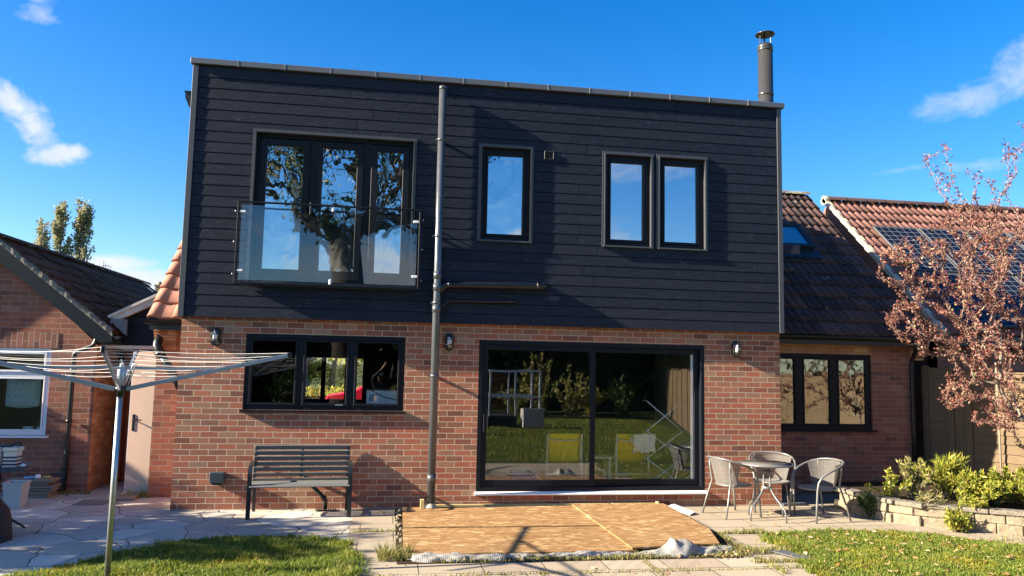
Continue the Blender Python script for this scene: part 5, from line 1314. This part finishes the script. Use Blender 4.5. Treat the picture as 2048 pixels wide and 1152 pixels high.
def bush(name, label, x, y, z0, h, rad, n, mat, lrange, wr, rng, upright=.5, stems=9, cat='plant', grp='plants in the raised bed', lean=(0, 0)):
    t_ = thing(name, label, cat, (x, y, z0), grp); sm = MB(); lf = MB()
    for s_ in range(stems):
        a = rng.uniform(0, 6.283); r = rad * rng.uniform(.15, 1); hh = h * rng.uniform(.55, 1.08) * (1 - .3 * r / rad)
        p0 = Vector((x + rng.gauss(0, rad * .15), y + rng.gauss(0, rad * .15), z0)); p3 = Vector((x + r * math.cos(a) + lean[0] * hh, y + r * math.sin(a) + lean[1] * hh, z0 + hh)); p1 = p0.lerp(p3, .45) + Vector((0, 0, hh * .18))
        P = lambda t: p0 * (1 - t) ** 2 + p1 * (2 * t * (1 - t)) + p3 * t * t
        sm.tube([P(t / 4) for t in range(5)], [.006, .005, .004, .003, .0015], 5, caps=False)
        for q in range(n // stems):
            t = rng.random() ** .6; p = P(t); d = (rdir(rng, upright) + (P(min(1, t + .05)) - p).normalized() * .5).normalized(); l = rng.uniform(*lrange)
            leaf(lf, p + rdir(rng) * .02, d, rdir(rng, .6), l, l * rng.uniform(*wr), rng.uniform(.05, .3))
    sm.build('stem', M['bark'], t_); lf.build('foliage', M[mat], t_); return t_


br_ = random.Random(23)
bush('leafy_plant', 'sparse leafy plant sprawling over the left corner of the raised bed', 9.25, -1.0, .24, .42, .30, 598, 'leaf_bed', (.03, .07), (.35, .5), br_, .3, 13)
bush('leafy_plant', 'bare twiggy plant rising left of the tall yellow grassy plant', 9.62, -.98, .24, .56, .30, 690, 'straw', (.03, .08), (.25, .4), br_, .5, 16)
bush('grassy_plant', 'tallest yellow green grassy clump in the middle of the raised bed', 10.22, -.85, .24, .55, .40, 2070, 'leaf_bed', (.07, .17), (.10, .18), br_, .9, 34)
bush('leafy_plant', 'broad yellow green leafy plant spilling in front of the grassy clump', 10.05, -1.45, .24, .42, .42, 2070, 'leaf_bed', (.04, .09), (.3, .45), br_, .3, 26)
bush('leafy_plant', 'dark green leafy plant low in the middle of the raised bed', 10.25, -1.55, .24, .26, .26, 690, 'leaf_dark', (.04, .09), (.4, .55), br_, .3, 14)
bush('leafy_plant', 'yellow green leafy plant at the foot of the golden fence', 10.85, -1.3, .24, .48, .42, 2070, 'leaf_bed', (.04, .09), (.3, .45), br_, .5, 26)
bush('leafy_plant', 'upright yellow green plant at the right edge under the red leaved tree', 11.15, -1.75, .24, .52, .45, 2070, 'leaf_bed', (.04, .10), (.22, .4), br_, .8, 28)
bush('leafy_plant', 'dark leafy plant hanging down the left face of the raised bed wall', 8.98, -.98, .03, .34, .15, 781, 'leaf_dark', (.025, .06), (.5, .7), br_, .0, 16)
bush('leafy_plant', 'mixed green and dry weed growing at the foot of the raised bed wall', 9.55, -1.84, .0, .26, .22, 758, 'leaf_bed', (.04, .10), (.2, .4), br_, .5, 18)
bush('leafy_plant', 'low dark weed at the foot of the wall near the right edge', 10.75, -2.62, .0, .16, .26, 598, 'leaf_dark', (.03, .07), (.4, .6), br_, .3, 14)
bush('dry_plant', 'dry twiggy plant leaning on the wall at the right edge', 10.35, -2.36, .0, .30, .28, 276, 'straw', (.03, .07), (.2, .4), br_, .5, 18)

bush('leafy_plant', 'yellow green plant spilling over the bed wall below the grassy clump', 9.86, -1.74, .20, .22, .26, 500, 'leaf_bed', (.03, .08), (.3, .45), br_, .0, 18, lean=(-.2, -.5))
bush('leafy_plant', 'light green plant spilling over the wall nearest the right edge', 10.62, -2.18, .20, .30, .34, 700, 'leaf_bed', (.03, .08), (.3, .45), br_, .1, 22, lean=(0, -.3))
bush('dry_plant', 'dry straw stems trailing over the left part of the bed wall', 9.40, -1.52, .22, .24, .24, 240, 'straw', (.03, .09), (.15, .3), br_, .0, 16, lean=(.1, -.4))

# ---------------------------------------------------------------- trees
def tree_net(mb, base, attract, rng, r0, rmin=.004, wt=.35, trunk=(), seg=3, wiggle=.05):
    """grow a branch network: each target joins the nearest node already grown"""
    nodes = [Vector(base)] + [Vector(p) for p in trunk]; par = [-1] + list(range(len(trunk))); dist = [0.0]
    for i in range(1, len(nodes)): dist.append(dist[-1] + (nodes[i] - nodes[i - 1]).length)
    top = nodes[-1]; tips = []
    for a in sorted([Vector(a) for a in attract], key=lambda v: (v - top).length):
        best, bd = 0, 1e9
        for i, q in enumerate(nodes):
            if len(trunk) and i < max(1, len(trunk) - 2): continue
            v = a - q; dd = v.length + wt * dist[i] + (.5 * max(0, -v.z))
            if dd < bd: bd, best = dd, i
        q = nodes[best]; l = (a - q).length; prev = best
        for k in range(1, seg + 1):
            p = q.lerp(a, k / seg) + (rdir(rng) * wiggle * l if k < seg else Vector()) + Vector((0, 0, -.06 * l * math.sin(math.pi * k / seg)))
            nodes.append(p); par.append(prev); dist.append(dist[prev] + l / seg); prev = len(nodes) - 1
        tips.append((prev, a, (a - nodes[par[prev]]).normalized()))
    cnt = [0] * len(nodes)
    for t in tips:
        i = t[0]
        while i >= 0: cnt[i] += 1; i = par[i]
    mx = max(cnt); rad = [max(rmin, r0 * (c / mx) ** .48) for c in cnt]
    kids = {}
    for i, p in enumerate(par):
        if p >= 0: kids.setdefault(p, []).append(i)
    stack = [(0, None)]
    while stack:
        i, start = stack.pop(); pts = [] if start is None else [nodes[start]]; rs = [] if start is None else [min(rad[start], rad[i] * 1.25)]
        while True:
            pts.append(nodes[i]); rs.append(rad[i]); k = sorted(kids.get(i, []), key=lambda c: -cnt[c])
            for c in k[1:]: stack.append((c, i))
            if not k: rs[-1] *= .6; break
            i = k[0]
        if len(pts) > 1: mb.tube(pts, rs, 10 if max(rs) > .05 else 5, caps=False)
    return nodes, par, tips, rad


def in_poly(poly, x, y): return inside(poly, x, y)


CROWN = [(11.54, 5.45), (11.13, 5.12), (11.03, 4.58), (10.72, 4.7), (10.50, 4.6), (10.28, 5.04), (10.05, 4.85), (10.06, 4.4), (10.22, 4.04), (9.95, 3.81), (9.55, 3.68), (9.26, 3.57), (9.21, 3.23), (9.5, 2.95), (9.27, 2.75), (9.28, 2.48), (9.68, 2.27), (9.90, 2.09), (10.12, 1.96), (10.22, 1.78), (10.05, 1.66), (10.10, 1.50), (10.57, 1.36), (10.94, 1.23), (11.4, 1.1), (12.6, 1.3), (13.3, 2.4), (13.4, 3.6), (13.0, 4.7), (12.4, 5.5), (11.9, 5.8)]
tr = thing('red_leaved_tree', 'small tree with sparse red brown autumn leaves in front of the fence', 'tree', (11.55, -1.05, .2))
trr = random.Random(41); att = []
while len(att) < 760:
    x, z = trr.uniform(9.1, 13.4), trr.uniform(1.1, 5.8)
    if in_poly(CROWN, x, z):
        if z > 4.1 and trr.random() < .62: continue
        dmid = abs(x - 11.5) / 2.3; yy = -1.05 + trr.uniform(-1, 1) * (1.15 - .75 * dmid)
        att.append((2.66 + (x - 2.66) * (yy + 10.48) / 9.48 if x < 11.2 else x, yy, z))
for p in ((9.95, -1.0, 4.86), (10.28, -1.0, 5.04), (10.05, -.9, 4.95), (11.13, -1.1, 5.15), (11.5, -1, 5.5), (9.23, -1, 3.5), (9.3, -1, 2.6), (9.25, -.9, 3.25), (9.95, -1.2, 1.66), (10.1, -1.2, 1.5), (9.6, -1, 3.7), (10.6, -1, 4.75), (9.7, -1.1, 2.3)): att.append(p)
bmb = MB(); nodes, par, tips, rad = tree_net(bmb, (11.55, -1.05, .2), att, trr, .050, .0026, .30, [(11.52, -1.05, .6), (11.50, -1.03, 1.0), (11.44, -1.0, 1.3)])
lmb = MB()
for i in range(1, len(nodes)):
    if rad[i] > .016 or par[i] < 0: continue
    a, b = nodes[par[i]], nodes[i]; L_ = (b - a).length; nl_ = int(L_ / .0058 * (.5 if a.z > 4.2 else 1.0) + trr.random())
    for k in range(nl_):
        p = a.lerp(b, trr.random()); d = (rdir(trr, .25) + (b - a).normalized() * .5).normalized(); l = trr.uniform(.022, .050)
        leaf(lmb, p + rdir(trr) * trr.uniform(.005, .05), d, rdir(trr, .4), l, l * trr.uniform(.48, .68), trr.uniform(.0, .3))
for ti, a, d0 in tips:
    for k in range(9 if a.z > 4.2 else 15):
        d = (rdir(trr, .2) + d0 * .6).normalized(); l = trr.uniform(.022, .048); leaf(lmb, a + rdir(trr) * trr.uniform(.01, .07), d, rdir(trr, .4), l, l * trr.uniform(.48, .68), trr.uniform(0, .3))
bmb.build('trunk', M['bark'], tr); lmb.build('crown', M['leaf_red'], tr)


def leaf_cloud(mb, n, fn, lr, rng, wr=(.45, .7), zb=.2):
    for _ in range(n):
        p = fn(); l = rng.uniform(*lr); leaf(mb, p, rdir(rng, zb), rdir(rng, .5), l, l * rng.uniform(*wr), rng.uniform(0, .25))


pop = random.Random(77)
for x, top, w, n, lab in ((-26.95, 13.6, 1.25, 2600, 'shortest pale poplar, farthest left behind the bungalow roof'), (-25.45, 15.3, 1.45, 5200, 'tall yellowish poplar, middle one of the three behind the bungalow'), (-23.75, 15.4, 1.5, 6000, 'tall grey green poplar, right one of the three behind the bungalow')):
    t_ = thing('poplar_tree', lab, 'tree', (x, 60, 0), 'poplars far behind the bungalow'); m = MB(); lm = MB(); m.tube([(x, 60, 0), (x + .1, 60, 6), (x, 60, top * .95)], [.25, .16, .02], 7)
    nb_ = int(44 * w); per = int(n / nb_ * 1.25)
    for k in range(nb_):
        z = pop.uniform(.25, .90) * top; a = pop.uniform(0, 6.28); out = w * pop.uniform(.30, .80) * (1.05 - .75 * max(0, (z / top - .5)) / .5); hi_ = pop.uniform(1.6, 3.2) * (1.1 - .55 * z / top)
        P = lambda t: Vector((x + out * math.cos(a) * t ** .6, 60 + out * math.sin(a) * t ** .6, min(z + hi_ * t, top)))
        m.tube([P(t / 4) for t in range(5)], [.05, .04, .03, .02, .01], 4, caps=False)
        for q in range(per):
            t = pop.random() ** .6; l = pop.uniform(.12, .24); leaf(lm, P(t) + rdir(pop) * pop.uniform(.03, .30), rdir(pop, .2), rdir(pop, .5), l, l * .8, .1)
    m.build('trunk', M['bark'], t_); lm.build('crown', M['leaf_poplar'], t_)

# far house with chimney and aerial
dh = thing('distant_house', 'grey roofed house with a square chimney far behind the link', 'house', (-9, 27, 0))
m = MB(); m.box(-12.5, -5.6, 25.5, 31, 0, 3.0); m.build('wall', M['brick_old'], dh)
m = MB(); m.prism([(-12.8, 25.2, 3.0), (-12.8, 28.2, 4.95), (-12.8, 31.2, 3.0)], (7.4, 0, 0)); m.build('roof', M['trim'], dh)
m = MB(); m.box(-8.15, -7.72, 27.2, 27.8, 4.3, 5.22); m.box(-8.19, -7.68, 27.16, 27.84, 5.22, 5.30); m.lathe([(.10, 0), (.09, .16), (.07, .16), (.07, 0)], (-8.06, 27.5, 5.30), 10); m.build('chimney', M['stone'], dh)
an = thing('television_aerial', 'thin television aerial on a pole above the bungalow ridge', 'aerial', (-10.15, 27, 4.2))
ax_, ay_ = -10.22, 26.5; m = MB(); m.tube([(ax_, ay_, 4.2), (ax_, ay_, 6.25)], .022, 6); m.build('mast', M['steel'], an)
m = MB(); m.tube([(ax_ - .33, ay_, 5.96), (ax_ + .33, ay_, 6.05)], .014, 5)
for k in range(7):
    x = ax_ - .3 + k * .1; m.tube([(x, ay_ - .12, 6.0), (x, ay_ + .12, 6.0)], .009, 4); m.tube([(x, ay_, 5.88 if k > 1 else 5.66), (x, ay_, 6.12 if k > 1 else 6.28)], .010, 4)
for z in (5.7, 5.82, 5.94, 6.06, 6.18): m.tube([(ax_ - .34, ay_, z), (ax_ - .12, ay_, z)], .009, 4)
m.build('aerial_head', M['steel'], an)

# ---------------------------------------------------------------- front garden, seen through the kitchen
fgn = random.Random(5)
t_ = thing('front_hedge', 'bright green hedge beyond the far kitchen window', 'hedge', (0, 15.3, 0)); m = MB(); leaf_cloud(m, 2600, lambda: Vector((fgn.uniform(-2.5, 2.2), 15.3 + fgn.uniform(-.35, .35), 1.05 * fgn.random() ** .6 + .06 * fgn.random())), (.06, .13), fgn); m.build('foliage', M['leaf_front'], t_); m = MB(); m.box(-2.4, 2.1, 15.1, 15.5, 0, .8); m.build('stem', M['bark_dark'], t_)
t_ = thing('front_tree', 'yellow leaved tree beyond the far kitchen window', 'tree', (.7, 18.2, 0)); m = MB(); m.tube([(.7, 18.2, 0), (.65, 18.2, 1.2), (.8, 18.2, 2.6)], [.14, .11, .05], 8); m.build('trunk', M['bark'], t_)
m = MB(); cl = [(Vector((.7 + fgn.uniform(-1.1, 1.6), 18.2 + fgn.uniform(-.9, .6), fgn.uniform(.75, 3.2))), fgn.uniform(.25, .5)) for _ in range(26)]
def f():
    c, r = fgn.choice(cl); return c + rdir(fgn) * r * fgn.random() ** .4
leaf_cloud(m, 4200, f, (.07, .15), fgn); m.build('crown', M['leaf_front'], t_)
sh = thing('grey_shed', 'grey boarded shed beyond the far kitchen window', 'shed', (-1, 17.5, 0)); m = MB(); m.box(-2.4, -.12, 16.6, 18.4, 0, 1.95); 
for k in range(13): m.box(-2.41, -.11, 16.585, 16.6, .02 + k * .15, .155 + k * .15)
m.build('wall', M['shed'], sh); m = MB(); m.prism([(-2.5, 16.5, 1.96), (0.0, 16.5, 1.96), (-1.04, 16.5, 2.75)], (0, 2, 0)); m.build('roof', M['trim'], sh)
car = thing('red_car', 'bright red hatchback parked beyond the far kitchen window', 'car', (3.2, 14, 0))
side = [(1.22, .30), (1.18, .62), (1.30, .82), (2.05, .95), (2.75, 1.40), (3.2, 1.46), (4.3, 1.44), (4.95, 1.05), (5.1, .9), (5.15, .45), (5.05, .3)]
m = MB(); ys = [13.15, 13.22, 13.35, 14.55, 14.68, 14.75]; ins = [.12, .04, 0, 0, .04, .12]
cxm, czm = 3.2, .8
m.grid(lambda i, j: (cxm + (side[i][0] - cxm) * (1 - .25 * ins[j]), ys[j], czm + (side[i][1] - czm) * (1 - ins[j] * 1.1)), len(side), 6, True, True); m.face([(cxm + (x - cxm) * .97, 13.15, czm + (z - czm) * .868) for x, z in side][::-1]); m.build('body', M['red_car'], car)
m = MB(); m.prism([(2.28, 13.12, .93), (2.84, 13.16, 1.30), (3.3, 13.16, 1.34), (3.3, 13.12, .93)], (0, .01, 0)); m.prism([(3.36, 13.12, .93), (3.36, 13.16, 1.34), (4.2, 13.16, 1.32), (4.6, 13.12, .98)], (0, .01, 0)); m.build('side_window', M['car_glass'], car)
for x in (1.85, 4.35):
    m = MB(); m.lathe([(0, -.02), (.20, -.02), (.30, 0), (.30, .18), (0, .18)], (x, 13.14, .30), 20, True, Vector((0, 1, 0))); w_ = m.build('wheel', M['black'], car)
    m = MB(); m.lathe([(0, .03), (.17, .025), (.19, 0)], (x, 13.135, .30), 14, True, Vector((0, -1, 0))); m.build('rim', M['alu'], w_)
m = MB(); m.bbox((1.28, 13.4, .70), Vector((.4, 0, 1)), Vector((0, 1, 0)), Vector((-1, 0, .4)), .16, .3, .03, .008); m.build('headlight', M['glass_lamp'], car)

for o_ in list(car.children): o_.location.x += 0
car.location.x -= .42; car.location.z += .08
# ---------------------------------------------------------------- rooms: what shows through the panes
canvas_m = leafmat('yellow_canvas_cloth', [(0, (.97, .68, .03)), (1, (.99, .72, .035))], .8, .25)
def relax_chair(x, y, rz, label, fleece=False):
    t_ = thing('relaxing_chair', label, 'chair', (x, y, .19), 'yellow chairs inside the patio door')
    c, s_ = math.cos(rz), math.sin(rz)
    T = lambda p: Vector((x + p[0] * c - p[1] * s_, y + p[0] * s_ + p[1] * c, .19 + p[2]))
    for sd in (-1, 1):
        m = MB(); m.tube([T((sd * .25, -.04, .74)), T((sd * .245, .03, .45)), T((sd * .245, .12, .30)), T((sd * .25, .45, .34)), T((sd * .25, .60, .30)), T((sd * .25, .62, .0))], .018, 8); m.tube([T((sd * .25, -.01, .62)), T((sd * .255, -.03, .3)), T((sd * .255, -.04, 0))], .017, 8); m.build('side_frame', M['pale_wood'], t_)
    m = MB(); m.tube([T((-.25, -.05, .17)), T((.25, -.05, .17))], .014, 6); m.tube([T((-.25, -.03, .66)), T((0, -.055, .645)), T((.25, -.03, .66))], .012, 6); m.build('cross_rail', M['pale_wood'], t_)
    m = MB(); pts = [(-.03, .735), (.0, .60), (.03, .48), (.06, .36), (.12, .31), (.45, .35), (.58, .31)]
    m.grid(lambda i, j: T((-.23 + .46 * j / 6, pts[i][0] + (.03 if j in (0, 6) else 0), pts[i][1])), len(pts), 7); m.grid(lambda i, j: T((-.23 + .46 * j / 6, pts[i][0] + .045, pts[i][1] + .01)), len(pts), 7); m.build('canvas', canvas_m, t_)
    if fleece:
        m = MB(); fr_ = random.Random(1); jj = [[fr_.uniform(-.02, .02) for _ in range(9)] for _ in range(12)]
        m.grid(lambda i, j: T((-.06 + .34 * j / 8 + jj[i][j], -.15 + .14 * math.sin(math.pi * i / 11) * 0 - .02 + jj[i][j] + (.10 if i > 7 else -.03), .50 + .26 * min(1, i / 6) + jj[i][j] - (.12 * (i - 7) / 4 if i > 7 else 0))), 12, 9); m.build('fleece', M['cream'], t_)
relax_chair(5.22, .62, R(-3), 'yellow canvas chair seen through the left pane of the patio door')
relax_chair(6.24, .62, R(6), 'yellow canvas chair with a fleece, behind the right door pane', True)
t_ = thing('side_table', 'small pale wooden table between the two yellow chairs indoors', 'table', (5.78, .78, .19))
m = MB(); m.box(5.60, 5.95, .62, .94, .575, .60, .004); m.build('tabletop', M['pale_wood'], t_)
for x in (5.64, 5.91):
    for y in (.66, .90): m = MB(); m.box(x - .022, x + .022, y - .022, y + .022, .19, .574); m.build('leg', M['pale_wood'], t_)
ai = thing('clothes_airer', 'white folding clothes airer inside the right pane of the patio door', 'airer', (6.75, .67, .19)); 
for k, y in enumerate((.60,)):
    m = MB()
    for (xa, za, xb, zb) in ((6.46, 1.42, 7.02, .98), (7.02, 1.42, 6.46, .98), (6.46, .98, 7.02, .58), (7.02, .98, 6.46, .58), (6.46, .58, 7.02, .2), (7.02, .58, 6.46, .2)): m.tube([(xa, y, za), (xb, y, zb)], .008, 6)
    m.build('lattice', M['white'], ai)
m = MB()
for x, z in ((6.46, 1.42), (7.02, 1.42), (6.46, .98), (7.02, .98), (6.46, .58), (7.02, .58), (6.46, .2), (7.02, .2)): m.tube([(x, .58, z), (x, .80, z)], .004, 6)
m.build('rail', M['white'], ai)
t_ = thing('blue_crate', 'blue plastic crate on the floor inside the patio door', 'crate', (4.7, .95, .19)); m = MB(); m.box(4.5, 4.9, .85, 1.1, .19, .20)
for z in (.20, .26, .33): m.box(4.5, 4.9, .845, .86, z, z + .04); m.box(4.5, 4.9, 1.09, 1.105, z, z + .04); m.box(4.495, 4.51, .86, 1.09, z, z + .04); m.box(4.89, 4.905, .86, 1.09, z, z + .04)
for x in (4.5, 4.6, 4.7, 4.8, 4.88): m.box(x, x + .02, .843, .862, .24, .33)
m.build('crate_shell', M['blue'], t_)
t_ = thing('counter', 'dark kitchen counter below the kitchen window', 'counter', (1.8, .6, .19)); m = MB(); m.box(.35, 3.25, .33, .92, .19, 1.12); m.build('cupboard', M['plaster_dark'], t_); m = MB(); m.box(.35, 3.25, .31, .94, 1.121, 1.16); m.build('worktop', M['trim'], t_)
t_ = thing('white_appliance', 'white countertop appliance behind the right pane of the kitchen window', 'appliance', (2.6, .5, 1.16)); m = MB(); m.box(2.37, 2.84, .36, .72, 1.162, 1.53, .01); m.build('case', M['white'], t_); m = MB(); m.box(2.36, 2.85, .35, .73, 1.531, 1.55, .004); m.build('lid', M['gutter'], t_); m = MB(); m.box(2.41, 2.50, .355, .359, 1.38, 1.48); m.build('panel', M['alu'], t_); m = MB(); m.tube([(2.44, .35, 1.53), (2.60, .35, 1.44), (2.82, .35, 1.39)], .006, 6); m.build('cable', M['gutter'], t_)
t_ = thing('pendant_shade', 'glass pendant lamp shade hanging in the kitchen', 'pendant lamp', (1.62, 3.2, 1.7)); m = MB(); m.tube([(1.52, 3.2, 2.36), (1.52, 3.2, 1.82)], .006, 5); m.build('flex', M['gutter'], t_); m = MB(); m.lathe([(.02, 1.83), (.05, 1.81), (.10, 1.745), (.095, 1.745), (.045, 1.80)], (1.52, 3.2, 0), 18); m.build('lamp_shade', M['pale_wood'], t_)

# ---------------------------------------------------------------- the garden behind the photographer (mirrored in the panes)
hg = random.Random(99)
for (x0, x1, y, h, n, lab) in ((-12, 3, -24, 4.2, 5200, 'tall dark evergreen hedge across the bottom of the garden'), (3, 17, -23, 4.8, 5200, 'taller dark evergreen hedge behind the glazed summerhouse')):
    t_ = thing('evergreen_hedge', lab, 'hedge', ((x0 + x1) / 2, y, 0), 'hedges at the bottom of the garden'); m = MB(); leaf_cloud(m, n, lambda: Vector((hg.uniform(x0, x1), y + hg.uniform(-.2, .9), h * hg.random() ** .8 * (.86 + .12 * math.sin(x0 + hg.random() * 14)))), (.22, .48), hg); m.build('foliage', M['leaf_hedge'], t_); m = MB(); m.box(x0, x1, y - .6, y - .1, 0, h * .9); m.build('stem', M['bark_dark'], t_)
for x, y, h, n, mt, lab in ((4.6, -18.6, 1.5, 700, 'leaf_dark', 'rounded dark shrub in the border at the bottom of the lawn'), (7.6, -18.2, 1.3, 700, 'straw', 'pale seedy shrub in the border by the summerhouse'), (9.6, -18.0, 1.9, 900, 'straw', 'tall pale grass clump in the border by the boundary fence'), (11.4, -17.5, 1.5, 800, 'leaf_dark', 'dark shrub against the boundary fence'), (-1, -19, 1.8, 700, 'leaf_dark', 'broad dark shrub under the great tree'), (6.1, -19.6, 2.2, 900, 'leaf_bed', 'tall yellow green shrub behind the summerhouse'), (8.6, -19.4, 2.6, 1100, 'straw', 'tall straw coloured shrub rising behind the pale grass clump'), (10.4, -18.8, 1.2, 800, 'leaf_bed', 'low yellow green shrub before the boundary fence'), (3.3, -19.3, 1.1, 700, 'straw', 'low straw coloured shrub left of the rounded dark one')):
    bush('border_shrub', lab, x, y, 0, h, 1.0, n, mt, (.10, .22), (.4, .6), hg, .6, 24, 'shrub', 'shrubs in the border at the bottom of the garden')
bt = thing('great_tree', 'large spreading tree with a forked trunk at the bottom of the garden', 'tree', (1.0, -21.0, 0)); m = MB(); ata = []
for _ in range(200):
    v = rdir(hg, .15); ata.append((1.0 + v.x * 6.0 * hg.uniform(.4, 1), -21 + v.y * 2.6 * hg.uniform(.3, 1), 10.2 + v.z * 3.4 * hg.uniform(.4, 1)))
nd, pa, tp, rd_ = tree_net(m, (1.0, -21, 0), ata, hg, .62, .02, .25, [(1.05, -21, 1.6), (.95, -21, 3.2), (1.0, -21, 4.6)], 3, .06); m.build('trunk', M['bark_dark'], bt); m = MB()
for i, a, d in tp:
    for k in range(26): l = hg.uniform(.18, .36); leaf(m, a + rdir(hg) * hg.uniform(.1, .9), rdir(hg, -.1), rdir(hg, .5), l, l * .6, .1)
m.build('crown', M['leaf_dark'], bt)
gh = thing('summerhouse', 'small glazed white framed summerhouse on the lawn behind the photographer', 'summerhouse', (6.5, -13.6, 0))
m = MB()
for x in (5.75, 6.55, 7.3):
    for y in (-13.0, -14.4): m.box(x - .025, x + .025, y - .025, y + .025, .35, 1.75)
for y in (-13.0, -14.4): m.box(5.79, 7.26, y - .03, y + .03, 1.70, 1.76); m.box(5.79, 7.26, y - .03, y + .03, .92, .97)
m.build('frame', M['white'], gh); m = MB(); m.box(5.72, 6.6, -14.42, -12.98, 0, .35); m.build('base', M['trim'], gh); m = MB(); m.box(5.8, 6.5, -13.01, -13.0, .36, 1.7); m.build('pane', M['glass_kit'], gh)
m = MB()
for k in range(9): m.box(6.75 + .07 * k, 6.81 + .07 * k, -12.75, -12.72, .05, .62)
m.box(6.75, 7.37, -13.2, -12.755, .05, .58); tag(m.build('slatted_planter', M['white_dirty'], None, (7.05, -12.9, .05)), 'slatted pale planter on the lawn beside the summerhouse', 'planter')
# hedge on the left boundary: its shade falls over the crazy paving
lh = thing('boundary_hedge', 'tall ragged laurel hedge on the left boundary', 'hedge', (-7.4, -1.0, 0)); lr_ = random.Random(61); m = MB()
def top(y): return 3.08 + .95 * min(1, max(0, (-.8 - y) / 1.1)) + .13 * math.sin(y * 7.1) + .10 * math.sin(y * 17.3 + 1)
def f():
    y = lr_.uniform(-3.45, 1.3); t = top(y); return Vector((-7.4 + lr_.uniform(-.55, .55), y, t * lr_.random() ** .55 + (lr_.random() ** 3) * .35))
leaf_cloud(m, 11500, f, (.11, .23), lr_, (.45, .6)); m.build('foliage', M['leaf_dark'], lh); m = MB()
for k in range(24): y = -3.4 + k * .2; m.tube([(-7.4, y, 0), (-7.4 + lr_.uniform(-.2, .2), y + .1, 1.5), (-7.4 + lr_.uniform(-.4, .4), y + lr_.uniform(-.3, .3), 3.4)], [.05, .04, .015], 5)
m.build('stem', M['bark_dark'], lh)

# the photographer, mirrored small in the kitchen window
def skin_mesh(name, nodes, edges, mat, par, root=0, sub=2):
    me = bpy.data.meshes.new(name); me.from_pydata([n[0] for n in nodes], edges, []); me.materials.append(mat)
    o = bpy.data.objects.new(name, me); C.objects.link(o); o.parent = par
    md = o.modifiers.new('skin', 'SKIN'); md.use_smooth_shade = True
    for i, n in enumerate(nodes): me.skin_vertices[0].data[i].radius = (n[1], n[2] if len(n) > 2 else n[1]); me.skin_vertices[0].data[i].use_root = (i == root)
    s_ = o.modifiers.new('subdivision', 'SUBSURF'); s_.levels = s_.render_levels = sub; return o
pe = thing('person', 'person in dark jacket and peaked cap holding a phone up to photograph the house', 'person', (2.47, -10.88, 0))
sk = simple('skin', (.46, .27, .19), .55); jk = simple('dark_jacket', (.03, .035, .05), .8); tr_ = simple('blue_jeans', (.05, .075, .14), .85)
hd_ = [((0, 0, .92), .12, .10), ((0, -.01, 1.12), .12, .09), ((0, -.01, 1.27), .13, .09), ((0, 0, 1.36), .05), ((0, .01, 1.43), .055), ((0, .02, 1.50), .075, .085), ((0, .015, 1.58), .08, .09), ((0, 0, 1.63), .05)]
ed_ = [(i, i + 1) for i in range(7)]
def limb(start, pts):
    prev = start
    for p in pts: hd_.append(p); ed_.append((prev, len(hd_) - 1)); prev = len(hd_) - 1
    return prev
for s_ in (-1, 1):
    limb(0, [((s_ * .09, 0, .84), .085), ((s_ * .10, .01, .48), .055), ((s_ * .11, -.02, .10), .04), ((s_ * .115, .10, .04), .035)])
    w_ = limb(2, [((s_ * .17, 0, 1.30), .055), ((s_ * .24 + .05, .10, 1.50), .042), ((s_ * .12 + .17, .28, 1.78), .028), ((s_ * .10 + .18, .315, 1.84), .03, .018)])
    for k in range(4): limb(w_, [((s_ * .085 + .185, .335, 1.85 + .02 * k), .010), ((s_ * .06 + .185, .352, 1.865 + .02 * k), .009), ((s_ * .045 + .185, .352, 1.87 + .018 * k), .008)])
    limb(w_, [((s_ * .08 + .185, .335, 1.84), .011), ((s_ * .05 + .185, .345, 1.85), .010)])
skin_mesh('body', hd_, ed_, sk, pe)
jn = [((0, 0, .90), .15, .12), ((0, -.01, 1.12), .15, .115), ((0, -.01, 1.28), .16, .11), ((0, 0, 1.36), .075)]; je = [(0, 1), (1, 2), (2, 3)]
for s_ in (-1, 1):
    b_ = len(jn); jn += [((s_ * .18, 0, 1.31), .075), ((s_ * .24 + .05, .10, 1.50), .062), ((s_ * .13 + .165, .26, 1.74), .045)]; je += [(2, b_), (b_, b_ + 1), (b_ + 1, b_ + 2)]
skin_mesh('jacket', jn, je, jk, pe)
tn = [((0, 0, .93), .14, .115)]; te = []
for s_ in (-1, 1):
    b_ = len(tn); tn += [((s_ * .09, 0, .82), .10), ((s_ * .10, .01, .48), .075), ((s_ * .11, -.02, .09), .06)]; te += [(0, b_), (b_, b_ + 1), (b_ + 1, b_ + 2)]
skin_mesh('trousers', tn, te, tr_, pe)
m = MB(); m.lathe([(.098, 1.57), (.102, 1.61), (.085, 1.66), (.04, 1.69), (0, 1.695)], (2.47, -10.875, 0), 20); m.prism([(2.39, -10.80, 1.585), (2.55, -10.80, 1.585), (2.53, -10.70, 1.575), (2.41, -10.70, 1.575)], (0, 0, .008)); m.build('cap', M['cream'], pe)
m = MB(); m.box(2.405, 2.465, -10.79, -10.775, 1.525, 1.56, .004); m.box(2.475, 2.535, -10.79, -10.775, 1.525, 1.56, .004); m.box(2.463, 2.477, -10.785, -10.778, 1.545, 1.552); m.build('sunglasses', M['frame'], pe)
m = MB(); m.box(2.465, 2.475, -10.79, -10.768, 1.49, 1.525, .003); m.build('nose', sk, pe); m = MB(); m.box(2.445, 2.495, -10.79, -10.783, 1.463, 1.470); m.build('mouth', simple('lips', (.32, .12, .10), .6), pe)
ph = MB(); ph.box(2.585, 2.725, -10.520, -10.510, 1.86, 1.935, .004); tag(ph.build('mobile_phone', M['frame'], None, (2.655, -10.515, 1.86)), 'dark phone held sideways in the photographer\'s raised hands', 'phone')
